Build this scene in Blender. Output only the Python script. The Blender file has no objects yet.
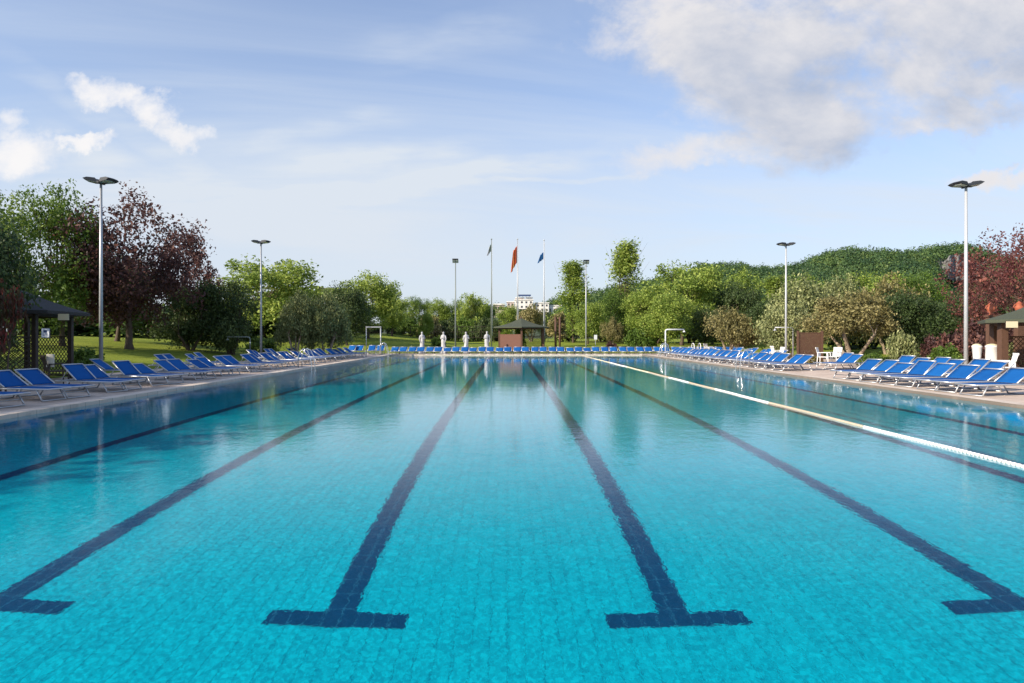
import bpy, bmesh, math, random
import numpy as np
from mathutils import Vector, Matrix
R = math.radians
SC = bpy.context.scene
COL = SC.collection

# ------------------------------------------------------------------ camera, sky, sun, exposure
F = 683.0                 # focal length in pixels (24 mm on a 36 mm frame)
CX, HZ = 507.0, 336.5     # vanishing point of the pool's long edges in the photograph
EYE = 1.47                # eye height above the water (water is z = 0)
DK = 0.06                 # deck level
cam_d = bpy.data.cameras.new('camera'); cam = bpy.data.objects.new('camera', cam_d); COL.objects.link(cam)
cam.location = (0, 0, EYE); cam.rotation_euler = (R(90), 0, 0)
cam_d.sensor_width = 36; cam_d.lens = 36 * F / 1024
cam_d.shift_x = (512 - CX) / 1024; cam_d.shift_y = -(341.5 - HZ) / 1024
cam_d.clip_start = 0.1; cam_d.clip_end = 6000
SC.camera = cam

SUN_EL, SUN_AZ = R(28), R(214)      # azimuth measured counter-clockwise from +X: sun to the left and a little behind
sdir = Vector((math.cos(SUN_EL) * math.cos(SUN_AZ), math.cos(SUN_EL) * math.sin(SUN_AZ), math.sin(SUN_EL)))
sun_d = bpy.data.lights.new('sun', 'SUN'); sun = bpy.data.objects.new('sun', sun_d); COL.objects.link(sun)
sun_d.energy = 4.8; sun_d.angle = R(0.6); sun_d.color = (1.0, 0.86, 0.68)
sun.rotation_euler = sdir.to_track_quat('Z', 'Y').to_euler()
sun_d.cycles.is_caustics_light = True

SC.view_settings.view_transform = 'Standard'; SC.view_settings.look = 'None'
SC.view_settings.exposure = 0.55; SC.view_settings.gamma = 1.0; SC.view_settings.use_curve_mapping = False
SC.render.engine = 'CYCLES'
cy = SC.cycles
cy.use_denoising = True; cy.max_bounces = 8; cy.transparent_max_bounces = 8; cy.transmission_bounces = 6
cy.diffuse_bounces = 3; cy.glossy_bounces = 3; cy.caustics_refractive = True; cy.caustics_reflective = False
cy.sample_clamp_indirect = 0; cy.blur_glossy = 0.0
cy.use_adaptive_sampling = True; cy.adaptive_threshold = 0.01


class N:
    """a value in a node tree, with operators"""
    def __init__(s, t, sock): s.t, s.s = t, sock
    def _m(s, op, *a, clamp=False):
        n = s.t.nodes.new('ShaderNodeMath'); n.operation = op; n.use_clamp = clamp
        for i, v in enumerate((s,) + a):
            if isinstance(v, N): s.t.links.new(v.s, n.inputs[i])
            else: n.inputs[i].default_value = v
        return N(s.t, n.outputs[0])
    def __add__(s, o): return s._m('ADD', o)
    def __radd__(s, o): return s._m('ADD', o)
    def __sub__(s, o): return s._m('SUBTRACT', o)
    def __rsub__(s, o): return s._m('MULTIPLY', -1.0)._m('ADD', o)
    def __mul__(s, o): return s._m('MULTIPLY', o)
    def __rmul__(s, o): return s._m('MULTIPLY', o)
    def __truediv__(s, o): return s._m('DIVIDE', o)
    def max(s, o): return s._m('MAXIMUM', o)
    def min(s, o): return s._m('MINIMUM', o)
    def pow(s, o): return s._m('POWER', o)
    def sqrt(s): return s._m('SQRT')
    def clamp(s): return s._m('ADD', 0.0, clamp=True)
    def smooth(s, a, b):
        n = s.t.nodes.new('ShaderNodeMapRange'); n.interpolation_type = 'SMOOTHSTEP'
        s.t.links.new(s.s, n.inputs[0]); n.inputs[1].default_value = a; n.inputs[2].default_value = b
        return N(s.t, n.outputs[0])


def vec(t, x, y, z=0.0):
    n = t.nodes.new('ShaderNodeCombineXYZ')
    for i, v in enumerate((x, y, z)):
        if isinstance(v, N): t.links.new(v.s, n.inputs[i])
        else: n.inputs[i].default_value = v
    return n.outputs[0]


def noise(t, v, scale, detail=4, rough=0.5, dist=0.0):
    n = t.nodes.new('ShaderNodeTexNoise')
    if v is not None: t.links.new(v, n.inputs['Vector'])
    n.inputs['Scale'].default_value = scale; n.inputs['Detail'].default_value = detail
    n.inputs['Roughness'].default_value = rough; n.inputs['Distortion'].default_value = dist
    return N(t, n.outputs[0])


def mixc(t, f, a, b):
    n = t.nodes.new('ShaderNodeMix'); n.data_type = 'RGBA'
    if isinstance(f, N): t.links.new(f.s, n.inputs[0])
    else: n.inputs[0].default_value = f
    for i, v in ((6, a), (7, b)):
        if isinstance(v, (tuple, list)): n.inputs[i].default_value = (*v[:3], 1)
        else: t.links.new(v, n.inputs[i])
    return n.outputs[2]


world = bpy.data.worlds.new('World'); SC.world = world; world.use_nodes = True
wt = world.node_tree; wt.nodes.clear()
wo = wt.nodes.new('ShaderNodeOutputWorld'); bg = wt.nodes.new('ShaderNodeBackground')
wt.links.new(bg.outputs[0], wo.inputs[0])
sky = wt.nodes.new('ShaderNodeTexSky'); sky.sky_type = 'NISHITA'; sky.sun_disc = False
sky.sun_elevation = SUN_EL; sky.sun_rotation = math.pi / 2 - SUN_AZ
sky.air_density = 1.0; sky.dust_density = 1.4; sky.ozone_density = 1.6; sky.altitude = 50
SKY_K = 0.10
bg.inputs[1].default_value = SKY_K
tc = wt.nodes.new('ShaderNodeTexCoord'); sx = wt.nodes.new('ShaderNodeSeparateXYZ')
wt.links.new(tc.outputs['Generated'], sx.inputs[0])
dx, dy, dz = (N(wt, sx.outputs[i]) for i in range(3))
front = dy.smooth(0.12, 0.25)
yy = dy.max(0.1)
u = dx / yy; v = dz / yy                                 # slopes of the line of sight
dirv = wt.nodes.new('ShaderNodeVectorMath'); dirv.operation = 'MULTIPLY'; dirv.inputs[1].default_value = (1, 1, 1)
wt.links.new(tc.outputs['Generated'], dirv.inputs[0])
SKYBLOB = [  # main bank, upper right
    (700, 25, 85, 55, 0), (760, 60, 95, 65, 0), (850, 30, 130, 75, 0), (985, 20, 110, 55, 0), (800, 105, 85, 45, 0),
    (915, 75, 85, 50, 0), (700, 75, 35, 35, 0), (715, 150, 80, 18, .1), (800, 146, 75, 26, 0), (840, 125, 60, 30, 0), (935, 120, 75, 14, .08),
    (1010, 175, 60, 8, .15), (1030, 60, 60, 30, 0),
    # small bright ones, upper left
    (108, 97, 36, 12, -.1), (128, 95, 18, 15, 0), (152, 112, 26, 13, -.35), (187, 135, 24, 10, -.35), (10, 150, 42, 20, 0), (2, 125, 22, 13, 0), (85, 140, 20, 6, 0)]


def cloud_field(uu, vv):
    """sum of soft lumps, roughened by noise"""
    best = None; u0, v0 = uu, vv
    wv = vec(wt, uu, vv, 0.9); wv2 = vec(wt, uu, vv, 4.7)
    uu = uu + (noise(wt, wv, 9.0, 6, 0.62) - 0.5) * 0.15
    vv = vv + (noise(wt, wv2, 10.0, 6, 0.62) - 0.5) * 0.11
    for (px, py, rx, ry, rot) in SKYBLOB:
        cu, cv = (px - CX) / F, (HZ - py) / F
        a, b = uu - cu, vv - cv
        c, s_ = math.cos(rot), math.sin(rot)
        p = (a * c + b * s_) * (F / rx); q = (b * c - a * s_) * (F / ry)
        e = (1.0 - (p * p + q * q) * 0.5)
        best = e if best is None else best.max(e)
    vv3 = vec(wt, u0, v0 * 1.5, 0.37)
    n1 = noise(wt, vv3, 5.0, 7, 0.6, 0.3); n2 = noise(wt, vv3, 16.0, 5, 0.62)
    return best.max(-2.0) + (n1 - 0.5) * 3.0 + (n2 - 0.5) * 1.0, n1


fld, nn = cloud_field(u, v)
fld2, _ = cloud_field(u - 0.05, v + 0.045)
dens = fld.smooth(-0.12, 1.1) * front * 0.95
lit = ((fld - fld2) * 0.65 + 0.40 + (1.0 - fld.smooth(0.2, 1.6)) * 0.3).clamp()
thick = fld.smooth(0.9, 2.2)
ccol = mixc(wt, lit, (2.9, 3.35, 4.3), (5.7, 5.55, 5.6))
ccol = mixc(wt, (1.0 - u.smooth(-0.40, -0.34)) * 0.7, ccol, (7.0, 6.85, 6.8))
ccol = mixc(wt, thick * 0.3 * u.smooth(0.0, 0.1), ccol, (3.7, 4.1, 4.9))
# high thin veil: a flat layer overhead seen in perspective, streaked
zz = dz.max(0.03) + 0.12
ly = vec(wt, dx / zz * 0.55 + dy / zz * 0.25, dy / zz * 1.5 - dx / zz * 0.35, 0.0)
c1 = noise(wt, ly, 0.8, 8, 0.62, 0.9)
c2 = noise(wt, ly, 0.28, 3, 0.5, 0.4)
veil = (c1.smooth(0.36, 0.85) * 0.6 + c2.smooth(0.35, 0.7) * 0.35).clamp() * dz.smooth(0.04, 0.18)
low = 1.0 - dz.smooth(0.0, 0.42)
cen = (1.0 - ((u + 0.2) * (u + 0.2) * 2.2)).max(0.0) * front * dz.smooth(0.0, 0.1) * (1.0 - dz.smooth(0.22, 0.46))
veil = (veil * 0.60 + low * 0.50 + low * low * 0.20 + 0.10 + cen * c2.smooth(0.3, 0.7) * 0.32).clamp()
# one long contrail-like streak and a shorter one below it
def streak(px0, py0, px1, py1, w, k):
    u0, v0, u1, v1 = (px0 - CX) / F, (HZ - py0) / F, (px1 - CX) / F, (HZ - py1) / F
    L = math.hypot(u1 - u0, v1 - v0); ax, ay = (u1 - u0) / L, (v1 - v0) / L
    al = (u - u0) * ax + (v - v0) * ay; ac = (v - v0) * ax - (u - u0) * ay
    wob = (noise(wt, vec(wt, u * 2.0, v * 2.0, 3.0), 3.0, 3) - 0.5) * 0.05
    d = (ac + wob) * (F / w); g = (d * d * -1.0 + 1.0).max(0.0)
    return g * al.smooth(0.0, L * 0.3) * (1.0 - al.smooth(L * 0.7, L)) * k * noise(wt, vec(wt, u, v * 4.0, 1.0), 9.0, 4).smooth(0.25, 0.7)
st = streak(150, 226, 660, 146, 15, 0.5) + streak(240, 165, 520, 150, 20, 0.35) + streak(330, 60, 560, 20, 26, 0.2) + streak(0, 120, 260, 230, 24, 0.3) + streak(440, 182, 660, 180, 3, 0.4) + streak(180, 150, 440, 110, 14, 0.25) + streak(-40, 30, 330, 250, 16, 0.22)
veil = (veil + st * front).clamp()
tint = wt.nodes.new('ShaderNodeVectorMath'); tint.operation = 'MULTIPLY'; tint.inputs[1].default_value = (1.04, 1.20, 1.46)
wt.links.new(sky.outputs[0], tint.inputs[0])
base = mixc(wt, veil, tint.outputs[0], (4.95, 5.4, 6.0))
wt.links.new(mixc(wt, dens, base, ccol), bg.inputs[0])

# ------------------------------------------------------------------ materials
def new_mat(name):
    m = bpy.data.materials.new(name); m.use_nodes = True
    t = m.node_tree; b = t.nodes['Principled BSDF']
    return m, t, b


def pbr(name, col, rough=0.6, metal=0.0, var=0.15, scale=8.0, bump=0.0, bscale=60.0, spec=0.5, detail=5):
    m, t, b = new_mat(name)
    g = t.nodes.new('ShaderNodeTexCoord'); n = noise(t, g.outputs['Object'], scale, detail, 0.6)
    k = n * (2 * var) + (1 - var)
    mx = t.nodes.new('ShaderNodeVectorMath'); mx.operation = 'SCALE'; mx.inputs[0].default_value = col[:3]
    t.links.new(k.s, mx.inputs[3]); t.links.new(mx.outputs[0], b.inputs['Base Color'])
    b.inputs['Roughness'].default_value = rough; b.inputs['Metallic'].default_value = metal
    b.inputs['Specular IOR Level'].default_value = spec
    if bump:
        n2 = noise(t, g.outputs['Object'], bscale, 4); bp = t.nodes.new('ShaderNodeBump')
        bp.inputs['Strength'].default_value = bump; bp.inputs['Distance'].default_value = 0.02
        t.links.new(n2.s, bp.inputs['Height']); t.links.new(bp.outputs[0], b.inputs['Normal'])
    return m


LEAF_K = 1.5
def leaf_mat(name, dark, mid, light, trans=0.35, light_amt=0.25, cs=0.9, wc=0.35):
    dark, mid, light = ([c * LEAF_K for c in q] for q in (dark, mid, light))
    m, t, b = new_mat(name)
    geo = t.nodes.new('ShaderNodeNewGeometry')
    rnd = N(t, geo.outputs['Random Per Island'])
    tco = t.nodes.new('ShaderNodeTexCoord')
    cl = noise(t, tco.outputs['Object'], cs, 3, 0.6)
    f1 = (rnd * (1 - wc) + cl.smooth(0.3, 0.7) * wc)
    c = mixc(t, f1.smooth(0.0, 0.9), dark, mid)
    oi = t.nodes.new('ShaderNodeObjectInfo')
    c = mixc(t, (f1 + (N(t, oi.outputs['Random']) - 0.5) * 0.3).smooth(1.0 - light_amt * 1.6, 1.05), c, light)
    t.links.new(c, b.inputs['Base Color']); b.inputs['Roughness'].default_value = 0.55
    b.inputs['Specular IOR Level'].default_value = 0.3
    tr = t.nodes.new('ShaderNodeBsdfTranslucent'); t.links.new(mixc(t, 0.35, c, light), tr.inputs[0])
    ms = t.nodes.new('ShaderNodeMixShader'); ms.inputs[0].default_value = trans
    out = t.nodes['Material Output']
    t.links.new(b.outputs[0], ms.inputs[1]); t.links.new(tr.outputs[0], ms.inputs[2]); t.links.new(ms.outputs[0], out.inputs[0])
    return m


M = {}
M['metal_white'] = pbr('painted white metal', (0.72, 0.74, 0.76), 0.35, 0.0, 0.08)
M['mast_paint'] = pbr('light grey mast paint', (0.44, 0.46, 0.49), 0.45, 0.1, 0.1, 3)
M['alu'] = pbr('brushed aluminium tube', (0.50, 0.52, 0.55), 0.38, 0.6, 0.08)
M['galv'] = pbr('galvanised steel', (0.40, 0.42, 0.45), 0.45, 0.35, 0.12, 3)
M['steel_grey'] = pbr('grey green steel', (0.20, 0.23, 0.22), 0.5, 0.2, 0.15, 3)
M['chrome'] = pbr('stainless steel', (0.75, 0.76, 0.78), 0.18, 0.9, 0.03)
M['dark_metal'] = pbr('dark floodlight housing', (0.03, 0.035, 0.045), 0.5, 0.3, 0.2)
M['glass'] = pbr('floodlight glass', (0.55, 0.56, 0.50), 0.12, 0.0, 0.05)
M['wood_dark'] = pbr('dark stained wood', (0.035, 0.025, 0.02), 0.7, 0, 0.3, 12)
M['wood'] = pbr('brown wood', (0.10, 0.05, 0.03), 0.7, 0, 0.3, 12, 0.3)
M['brick'] = pbr('red brown panel', (0.13, 0.058, 0.042), 0.8, 0, 0.15, 10)
M['shingle'] = pbr('dark shingle', (0.014, 0.014, 0.015), 0.75, 0, 0.35, 25, 0.5, 40)
M['shingle_green'] = pbr('green bitumen shingle', (0.055, 0.065, 0.04), 0.8, 0, 0.3, 20, 0.5, 40)
M['plaster'] = pbr('white plaster', (0.75, 0.73, 0.69), 0.8, 0, 0.08, 2)
M['plaster_pink'] = pbr('pinkish plaster', (0.50, 0.41, 0.37), 0.8, 0, 0.08, 2)
M['window'] = pbr('dark window', (0.05, 0.055, 0.065), 0.2, 0, 0.2)
M['marble'] = pbr('weathered white stone', (0.44, 0.45, 0.47), 0.6, 0, 0.18, 6, 0.2)
M['plastic'] = pbr('white plastic', (0.75, 0.75, 0.75), 0.4, 0, 0.04)
M['terracotta'] = pbr('terracotta', (0.36, 0.10, 0.05), 0.7, 0, 0.2)
M['sign_blue'] = pbr('blue sign panel', (0.03, 0.06, 0.16), 0.5, 0, 0.1)
M['paper'] = pbr('white printed notice', (0.62, 0.66, 0.72), 0.6, 0, 0.05)
M['cream'] = pbr('cream sign panel', (0.62, 0.56, 0.38), 0.6, 0, 0.06)
M['towel'] = pbr('cream towel', (0.55, 0.53, 0.46), 0.95, 0, 0.1)
M['bark'] = pbr('bark', (0.085, 0.062, 0.045), 0.9, 0, 0.35, 6, 0.6, 20)
M['bark_pale'] = pbr('pale olive bark', (0.30, 0.24, 0.17), 0.9, 0, 0.3, 6, 0.5, 20)
M['float_white'] = pbr('white float', (0.80, 0.80, 0.76), 0.35, 0, 0.04)
M['float_orange'] = pbr('orange float', (0.50, 0.42, 0.31), 0.45, 0, 0.15)
M['float_yellow'] = pbr('faded yellow float', (0.62, 0.57, 0.40), 0.45, 0, 0.12)
M['leaf_green'] = leaf_mat('green leaves', (0.035, 0.065, 0.012), (0.085, 0.145, 0.022), (0.19, 0.25, 0.050), 0.38)
M['leaf_bright'] = leaf_mat('bright green leaves', (0.070, 0.115, 0.018), (0.17, 0.235, 0.038), (0.32, 0.37, 0.09), 0.38, 0.35)
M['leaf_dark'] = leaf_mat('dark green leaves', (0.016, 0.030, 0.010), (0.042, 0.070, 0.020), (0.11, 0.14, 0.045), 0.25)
M['leaf_plum'] = leaf_mat('purple plum leaves', (0.028, 0.016, 0.017), (0.075, 0.034, 0.034), (0.18, 0.085, 0.065), 0.35)
M['leaf_red'] = leaf_mat('red plum leaves', (0.050, 0.020, 0.020), (0.12, 0.038, 0.036), (0.26, 0.10, 0.075), 0.35)
M['leaf_olive'] = leaf_mat('olive leaves', (0.065, 0.080, 0.028), (0.13, 0.155, 0.055), (0.29, 0.30, 0.14), 0.22, 0.4)
M['leaf_tan'] = leaf_mat('brownish olive leaves', (0.070, 0.068, 0.024), (0.14, 0.125, 0.046), (0.28, 0.245, 0.11), 0.22, 0.4)
M['leaf_hill'] = leaf_mat('hill wood leaves', (0.012, 0.036, 0.018), (0.060, 0.105, 0.030), (0.15, 0.19, 0.050), 0.2, cs=.09, wc=.7)
M['flower_red'] = leaf_mat('red blossom', (0.018, 0.026, 0.010), (0.05, 0.022, 0.014), (0.24, 0.03, 0.03), 0.3)
M['rock'] = pbr('grey limestone cliff', (0.15, 0.15, 0.15), 0.9, 0, 0.5, 0.12)

# blue sling fabric
m, t, b = new_mat('blue mesh fabric')
g = t.nodes.new('ShaderNodeTexCoord'); n = noise(t, g.outputs['Object'], 5, 4)
oi = t.nodes.new('ShaderNodeObjectInfo')
t.links.new(mixc(t, (n * 0.6 + N(t, oi.outputs['Random']) * 0.5).clamp(), (0.004, 0.075, 0.29), (0.012, 0.135, 0.43)), b.inputs['Base Color'])
b.inputs['Roughness'].default_value = 0.8; b.inputs['Specular IOR Level'].default_value = 0.15
tr = t.nodes.new('ShaderNodeBsdfTranslucent'); tr.inputs[0].default_value = (0.02, 0.12, 0.5, 1)
ms = t.nodes.new('ShaderNodeMixShader'); ms.inputs[0].default_value = 0.15
t.links.new(b.outputs[0], ms.inputs[1]); t.links.new(tr.outputs[0], ms.inputs[2]); t.links.new(ms.outputs[0], t.nodes['Material Output'].inputs[0])
M['sling'] = m

# lawn
m, t, b = new_mat('mown lawn')
g = t.nodes.new('ShaderNodeTexCoord'); n1 = noise(t, g.outputs['Object'], 0.25, 5, 0.6); n2 = noise(t, g.outputs['Object'], 14, 6, 0.7); n3 = noise(t, g.outputs['Object'], 2.0, 4, 0.6)
c = mixc(t, n1.smooth(0.3, 0.7), (0.18, 0.235, 0.03), (0.29, 0.34, 0.05))
c = mixc(t, n2.smooth(0.35, 0.75) * 0.6, c, (0.07, 0.105, 0.016)); c = mixc(t, n3.smooth(0.55, 0.8) * 0.35, c, (0.22, 0.22, 0.06))
t.links.new(c, b.inputs['Base Color']); b.inputs['Roughness'].default_value = 0.9; b.inputs['Specular IOR Level'].default_value = 0.1
bp = t.nodes.new('ShaderNodeBump'); bp.inputs['Strength'].default_value = 0.9; bp.inputs['Distance'].default_value = 0.06
t.links.new(noise(t, g.outputs['Object'], 22, 5, 0.75).s, bp.inputs['Height']); t.links.new(bp.outputs[0], b.inputs['Normal'])
M['lawn'] = m


def tile_nodes(t, tw, th, gw, axes=('X', 'Y'), offset=(0, 0), cross=1.0):
    """grout mask (1 on joints) and a random number per tile, from object coordinates"""
    g = t.nodes.new('ShaderNodeTexCoord'); s = t.nodes.new('ShaderNodeSeparateXYZ'); t.links.new(g.outputs['Object'], s.inputs[0])
    a = N(t, s.outputs['XYZ'.index(axes[0])]) + offset[0]; b_ = N(t, s.outputs['XYZ'.index(axes[1])]) + offset[1]
    def edge(x, w):
        fr = (x / w)._m('FRACT'); d = fr.min(1.0 - fr) * w
        return 1.0 - d.smooth(gw * 0.35, gw)
    gm = edge(a, tw).max(edge(b_, th) * cross)
    wn = t.nodes.new('ShaderNodeTexWhiteNoise'); wn.noise_dimensions = '2D'
    t.links.new(vec(t, (a / tw)._m('FLOOR'), (b_ / th)._m('FLOOR')), wn.inputs['Vector'])
    return gm, N(t, wn.outputs['Value']), g


# pool tiles (turquoise), walls and floor
def pool_tile(name, c1, c2, grout, axes=('X', 'Y'), off=(0, 0), gw=0.006, tw=0.125, th=0.25, cr=.2, gk=.6):
    m, t, b = new_mat(name)
    gm, rv, g = tile_nodes(t, tw, th, gw, axes, off, cr)
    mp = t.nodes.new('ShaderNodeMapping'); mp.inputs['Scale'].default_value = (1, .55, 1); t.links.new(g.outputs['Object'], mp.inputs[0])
    c = mixc(t, (rv * 0.2 + noise(t, mp.outputs[0], 34.0, 3, 0.65).smooth(0.36, 0.66) * 0.8).clamp(), c1, c2)  # random tone per tile, plus fine mottle painting in flecks of rippled caustic light
    c = mixc(t, gm * gk, c, grout)
    t.links.new(c, b.inputs['Base Color']); b.inputs['Roughness'].default_value = 0.4
    b.inputs['Specular IOR Level'].default_value = 0.1
    return m
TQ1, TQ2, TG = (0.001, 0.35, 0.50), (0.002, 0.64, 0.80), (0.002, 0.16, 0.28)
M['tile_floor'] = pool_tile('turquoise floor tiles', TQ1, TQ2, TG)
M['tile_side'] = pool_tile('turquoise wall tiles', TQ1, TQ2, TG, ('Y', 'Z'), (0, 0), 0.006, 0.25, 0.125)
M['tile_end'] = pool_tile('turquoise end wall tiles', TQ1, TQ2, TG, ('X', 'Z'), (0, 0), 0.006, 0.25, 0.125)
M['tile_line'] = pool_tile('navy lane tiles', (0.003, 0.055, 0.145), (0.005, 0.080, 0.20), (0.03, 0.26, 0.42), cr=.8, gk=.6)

# deck paving
m, t, b = new_mat('beige deck paving')
gm, rv, g = tile_nodes(t, 0.5, 0.5, 0.012)
n1 = noise(t, g.outputs['Object'], 0.6, 5, 0.6); n2 = noise(t, g.outputs['Object'], 30, 4, 0.7)
wet = noise(t, g.outputs['Object'], 0.45, 5, 0.7).smooth(0.56, 0.64)
c = mixc(t, (n1 * 0.6 + rv * 0.35 + n2 * 0.15).clamp(), (0.42, 0.32, 0.25), (0.66, 0.54, 0.44))
c = mixc(t, gm * 0.6, c, (0.16, 0.12, 0.10)); c = mixc(t, wet * 0.45, c, (0.24, 0.18, 0.14))
t.links.new(c, b.inputs['Base Color']); t.links.new((0.75 - wet * 0.35).s, b.inputs['Roughness'])
M['deck'] = m
m, t, b = new_mat('pale stone coping')
gm, rv, g = tile_nodes(t, 0.5, 0.5, 0.008)
n1 = noise(t, g.outputs['Object'], 3, 6, 0.65)
c = mixc(t, (n1 * 0.7 + rv * 0.3).clamp(), (0.50, 0.41, 0.33), (0.76, 0.66, 0.55)); c = mixc(t, gm * 0.9, c, (0.14, 0.11, 0.09)); c = mixc(t, noise(t, g.outputs['Object'], 0.7, 5, 0.7).smooth(0.55, 0.62) * 0.35, c, (0.30, 0.24, 0.19))
t.links.new(c, b.inputs['Base Color']); b.inputs['Roughness'].default_value = 0.6
M['coping'] = m
M['channel'] = pbr('dark drain channel', (0.07, 0.06, 0.055), 0.8, 0, 0.3, 10)

# water: real refracting surface
m = bpy.data.materials.new('pool water'); m.use_nodes = True
t = m.node_tree; t.nodes.clear(); out = t.nodes.new('ShaderNodeOutputMaterial')
rf = t.nodes.new('ShaderNodeBsdfRefraction'); rf.inputs['IOR'].default_value = 1.333; rf.inputs['Roughness'].default_value = 0.0
rf.inputs['Color'].default_value = (1, 1, 1, 1)
gs = t.nodes.new('ShaderNodeBsdfGlass'); gs.inputs['IOR'].default_value = 1.333; gs.inputs['Roughness'].default_value = 0.0
fr = t.nodes.new('ShaderNodeFresnel'); fr.inputs['IOR'].default_value = 1.333
g = t.nodes.new('ShaderNodeTexCoord'); s = t.nodes.new('ShaderNodeSeparateXYZ'); t.links.new(g.outputs['Object'], s.inputs[0])
X_, Y_ = N(t, s.outputs[0]), N(t, s.outputs[1])
pv = vec(t, X_, Y_ * 0.55, 0.0)
w1 = noise(t, pv, 21.0, 3, 0.5, 0.3); w2 = noise(t, vec(t, X_, Y_ * 0.8, 5.0), 4.0, 2, 0.5, 0.3); w3 = noise(t, vec(t, X_, Y_, 9.0), 0.9, 2, 0.5)
patch = noise(t, vec(t, X_, Y_ * 0.6, 2.0), 0.16, 3, 0.5).smooth(0.35, 0.7)
# ruffled water towards the far left
ruf = (1.0 - X_.smooth(-7.0, -2.5)) * Y_.smooth(17.0, 26.0)
H = w1 * (patch * 0.0016 + ruf * 0.003 + 0.0006) + w2 * (patch * 0.0022 + ruf * 0.010 + 0.0009) + w3 * 0.0025
bp = t.nodes.new('ShaderNodeBump'); bp.inputs['Strength'].default_value = 1.0; bp.inputs['Distance'].default_value = 1.0
t.links.new(H.s, bp.inputs['Height'])
for n_ in (rf, gs, fr): t.links.new(bp.outputs[0], n_.inputs['Normal'])
fac = N(t, fr.outputs[0]).smooth(0.065, 0.50)
ms = t.nodes.new('ShaderNodeMixShader'); t.links.new(fac.s, ms.inputs[0])
t.links.new(rf.outputs[0], ms.inputs[1]); t.links.new(gs.outputs[0], ms.inputs[2]); t.links.new(ms.outputs[0], out.inputs[0])
M['water'] = m


# ------------------------------------------------------------------ mesh helpers
class MB:
    def __init__(s): s.v = []; s.f = []
    def add(s, vs, fs):
        o = len(s.v); s.v += [tuple(p) for p in vs]; s.f += [tuple(i + o for i in f) for f in fs]; return s
    def box(s, x0, x1, y0, y1, z0, z1):
        return s.add([(x0, y0, z0), (x1, y0, z0), (x1, y1, z0), (x0, y1, z0), (x0, y0, z1), (x1, y0, z1), (x1, y1, z1), (x0, y1, z1)],
                     [(0, 3, 2, 1), (4, 5, 6, 7), (0, 1, 5, 4), (1, 2, 6, 5), (2, 3, 7, 6), (3, 0, 4, 7)])
    def bar(s, a, b, w, h=None, up=(0, 0, 1)):
        h = h or w; a, b = Vector(a), Vector(b); d = (b - a).normalized(); up = Vector(up)
        if abs(d.dot(up)) > .98: up = Vector((1, 0, 0))
        q = d.cross(up).normalized() * w / 2; r = q.cross(d).normalized() * h / 2
        c = [a - q - r, a + q - r, a + q + r, a - q + r, b - q - r, b + q - r, b + q + r, b - q + r]
        return s.add(c, [(0, 3, 2, 1), (4, 5, 6, 7), (0, 1, 5, 4), (1, 2, 6, 5), (2, 3, 7, 6), (3, 0, 4, 7)])
    def tube(s, path, r, n=8, cap=True):
        P = [Vector(p) for p in path]; k = len(P); rs = r if isinstance(r, (list, tuple)) else [r] * k
        o = len(s.v); ref = Vector((0, 0, 1)); prev = None
        for i in range(k):
            d = (P[min(i + 1, k - 1)] - P[max(i - 1, 0)]).normalized()
            if prev is None:
                a = d.cross(ref)
                if a.length < .1: a = d.cross(Vector((1, 0, 0)))
            else: a = prev - d * prev.dot(d)
            a.normalize(); prev = a; b_ = d.cross(a)
            for j in range(n):
                th = 2 * math.pi * j / n; s.v.append(tuple(P[i] + (a * math.cos(th) + b_ * math.sin(th)) * rs[i]))
        for i in range(k - 1):
            for j in range(n):
                j2 = (j + 1) % n; s.f.append((o + i * n + j, o + i * n + j2, o + (i + 1) * n + j2, o + (i + 1) * n + j))
        if cap: s.f.append(tuple(o + j for j in reversed(range(n)))); s.f.append(tuple(o + (k - 1) * n + j for j in range(n)))
        return s
    def lathe(s, prof, cx=0, cy_=0, n=16, sq=(1, 1)):
        o = len(s.v); k = len(prof)
        for (r, z) in prof:
            for j in range(n):
                th = 2 * math.pi * j / n; s.v.append((cx + math.cos(th) * r * sq[0], cy_ + math.sin(th) * r * sq[1], z))
        for i in range(k - 1):
            for j in range(n):
                j2 = (j + 1) % n; s.f.append((o + i * n + j, o + i * n + j2, o + (i + 1) * n + j2, o + (i + 1) * n + j))
        s.f.append(tuple(o + j for j in reversed(range(n)))); s.f.append(tuple(o + (k - 1) * n + j for j in range(n)))
        return s
    def build(s, name, mat, parent=None, smooth=False, loc=None):
        me = bpy.data.meshes.new(name); me.from_pydata(s.v, [], s.f); me.materials.append(mat)
        if smooth: me.polygons.foreach_set('use_smooth', [True] * len(me.polygons))
        me.validate(); me.update()
        return link(name, me, parent, loc)


def link(name, me, parent=None, loc=None):
    o = bpy.data.objects.new(name, me); COL.objects.link(o)
    if parent: o.parent = parent
    if loc: o.location = loc
    return o


def np_mesh(name, V, Fq, mat):
    """mesh from numpy arrays of verts and quads"""
    me = bpy.data.meshes.new(name); nv, nf = len(V), len(Fq)
    me.vertices.add(nv); me.vertices.foreach_set('co', V.astype(np.float32).ravel())
    me.loops.add(nf * 4); me.loops.foreach_set('vertex_index', Fq.astype(np.int32).ravel())
    me.polygons.add(nf); me.polygons.foreach_set('loop_start', np.arange(0, nf * 4, 4, dtype=np.int32))
    me.update(calc_edges=True); me.materials.append(mat); return me


def thing(name, loc, label, cat, group=None, rz=0.0):
    o = bpy.data.objects.new(name, None); COL.objects.link(o); o.location = loc; o.rotation_euler = (0, 0, rz)
    o.empty_display_size = 0.3
    return tag(o, label, cat, group)


def tag(o, label=None, cat=None, group=None, kind=None):
    if label: o['label'] = label
    if cat: o['category'] = cat
    if group: o['group'] = group
    if kind: o['kind'] = kind
    return o


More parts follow.
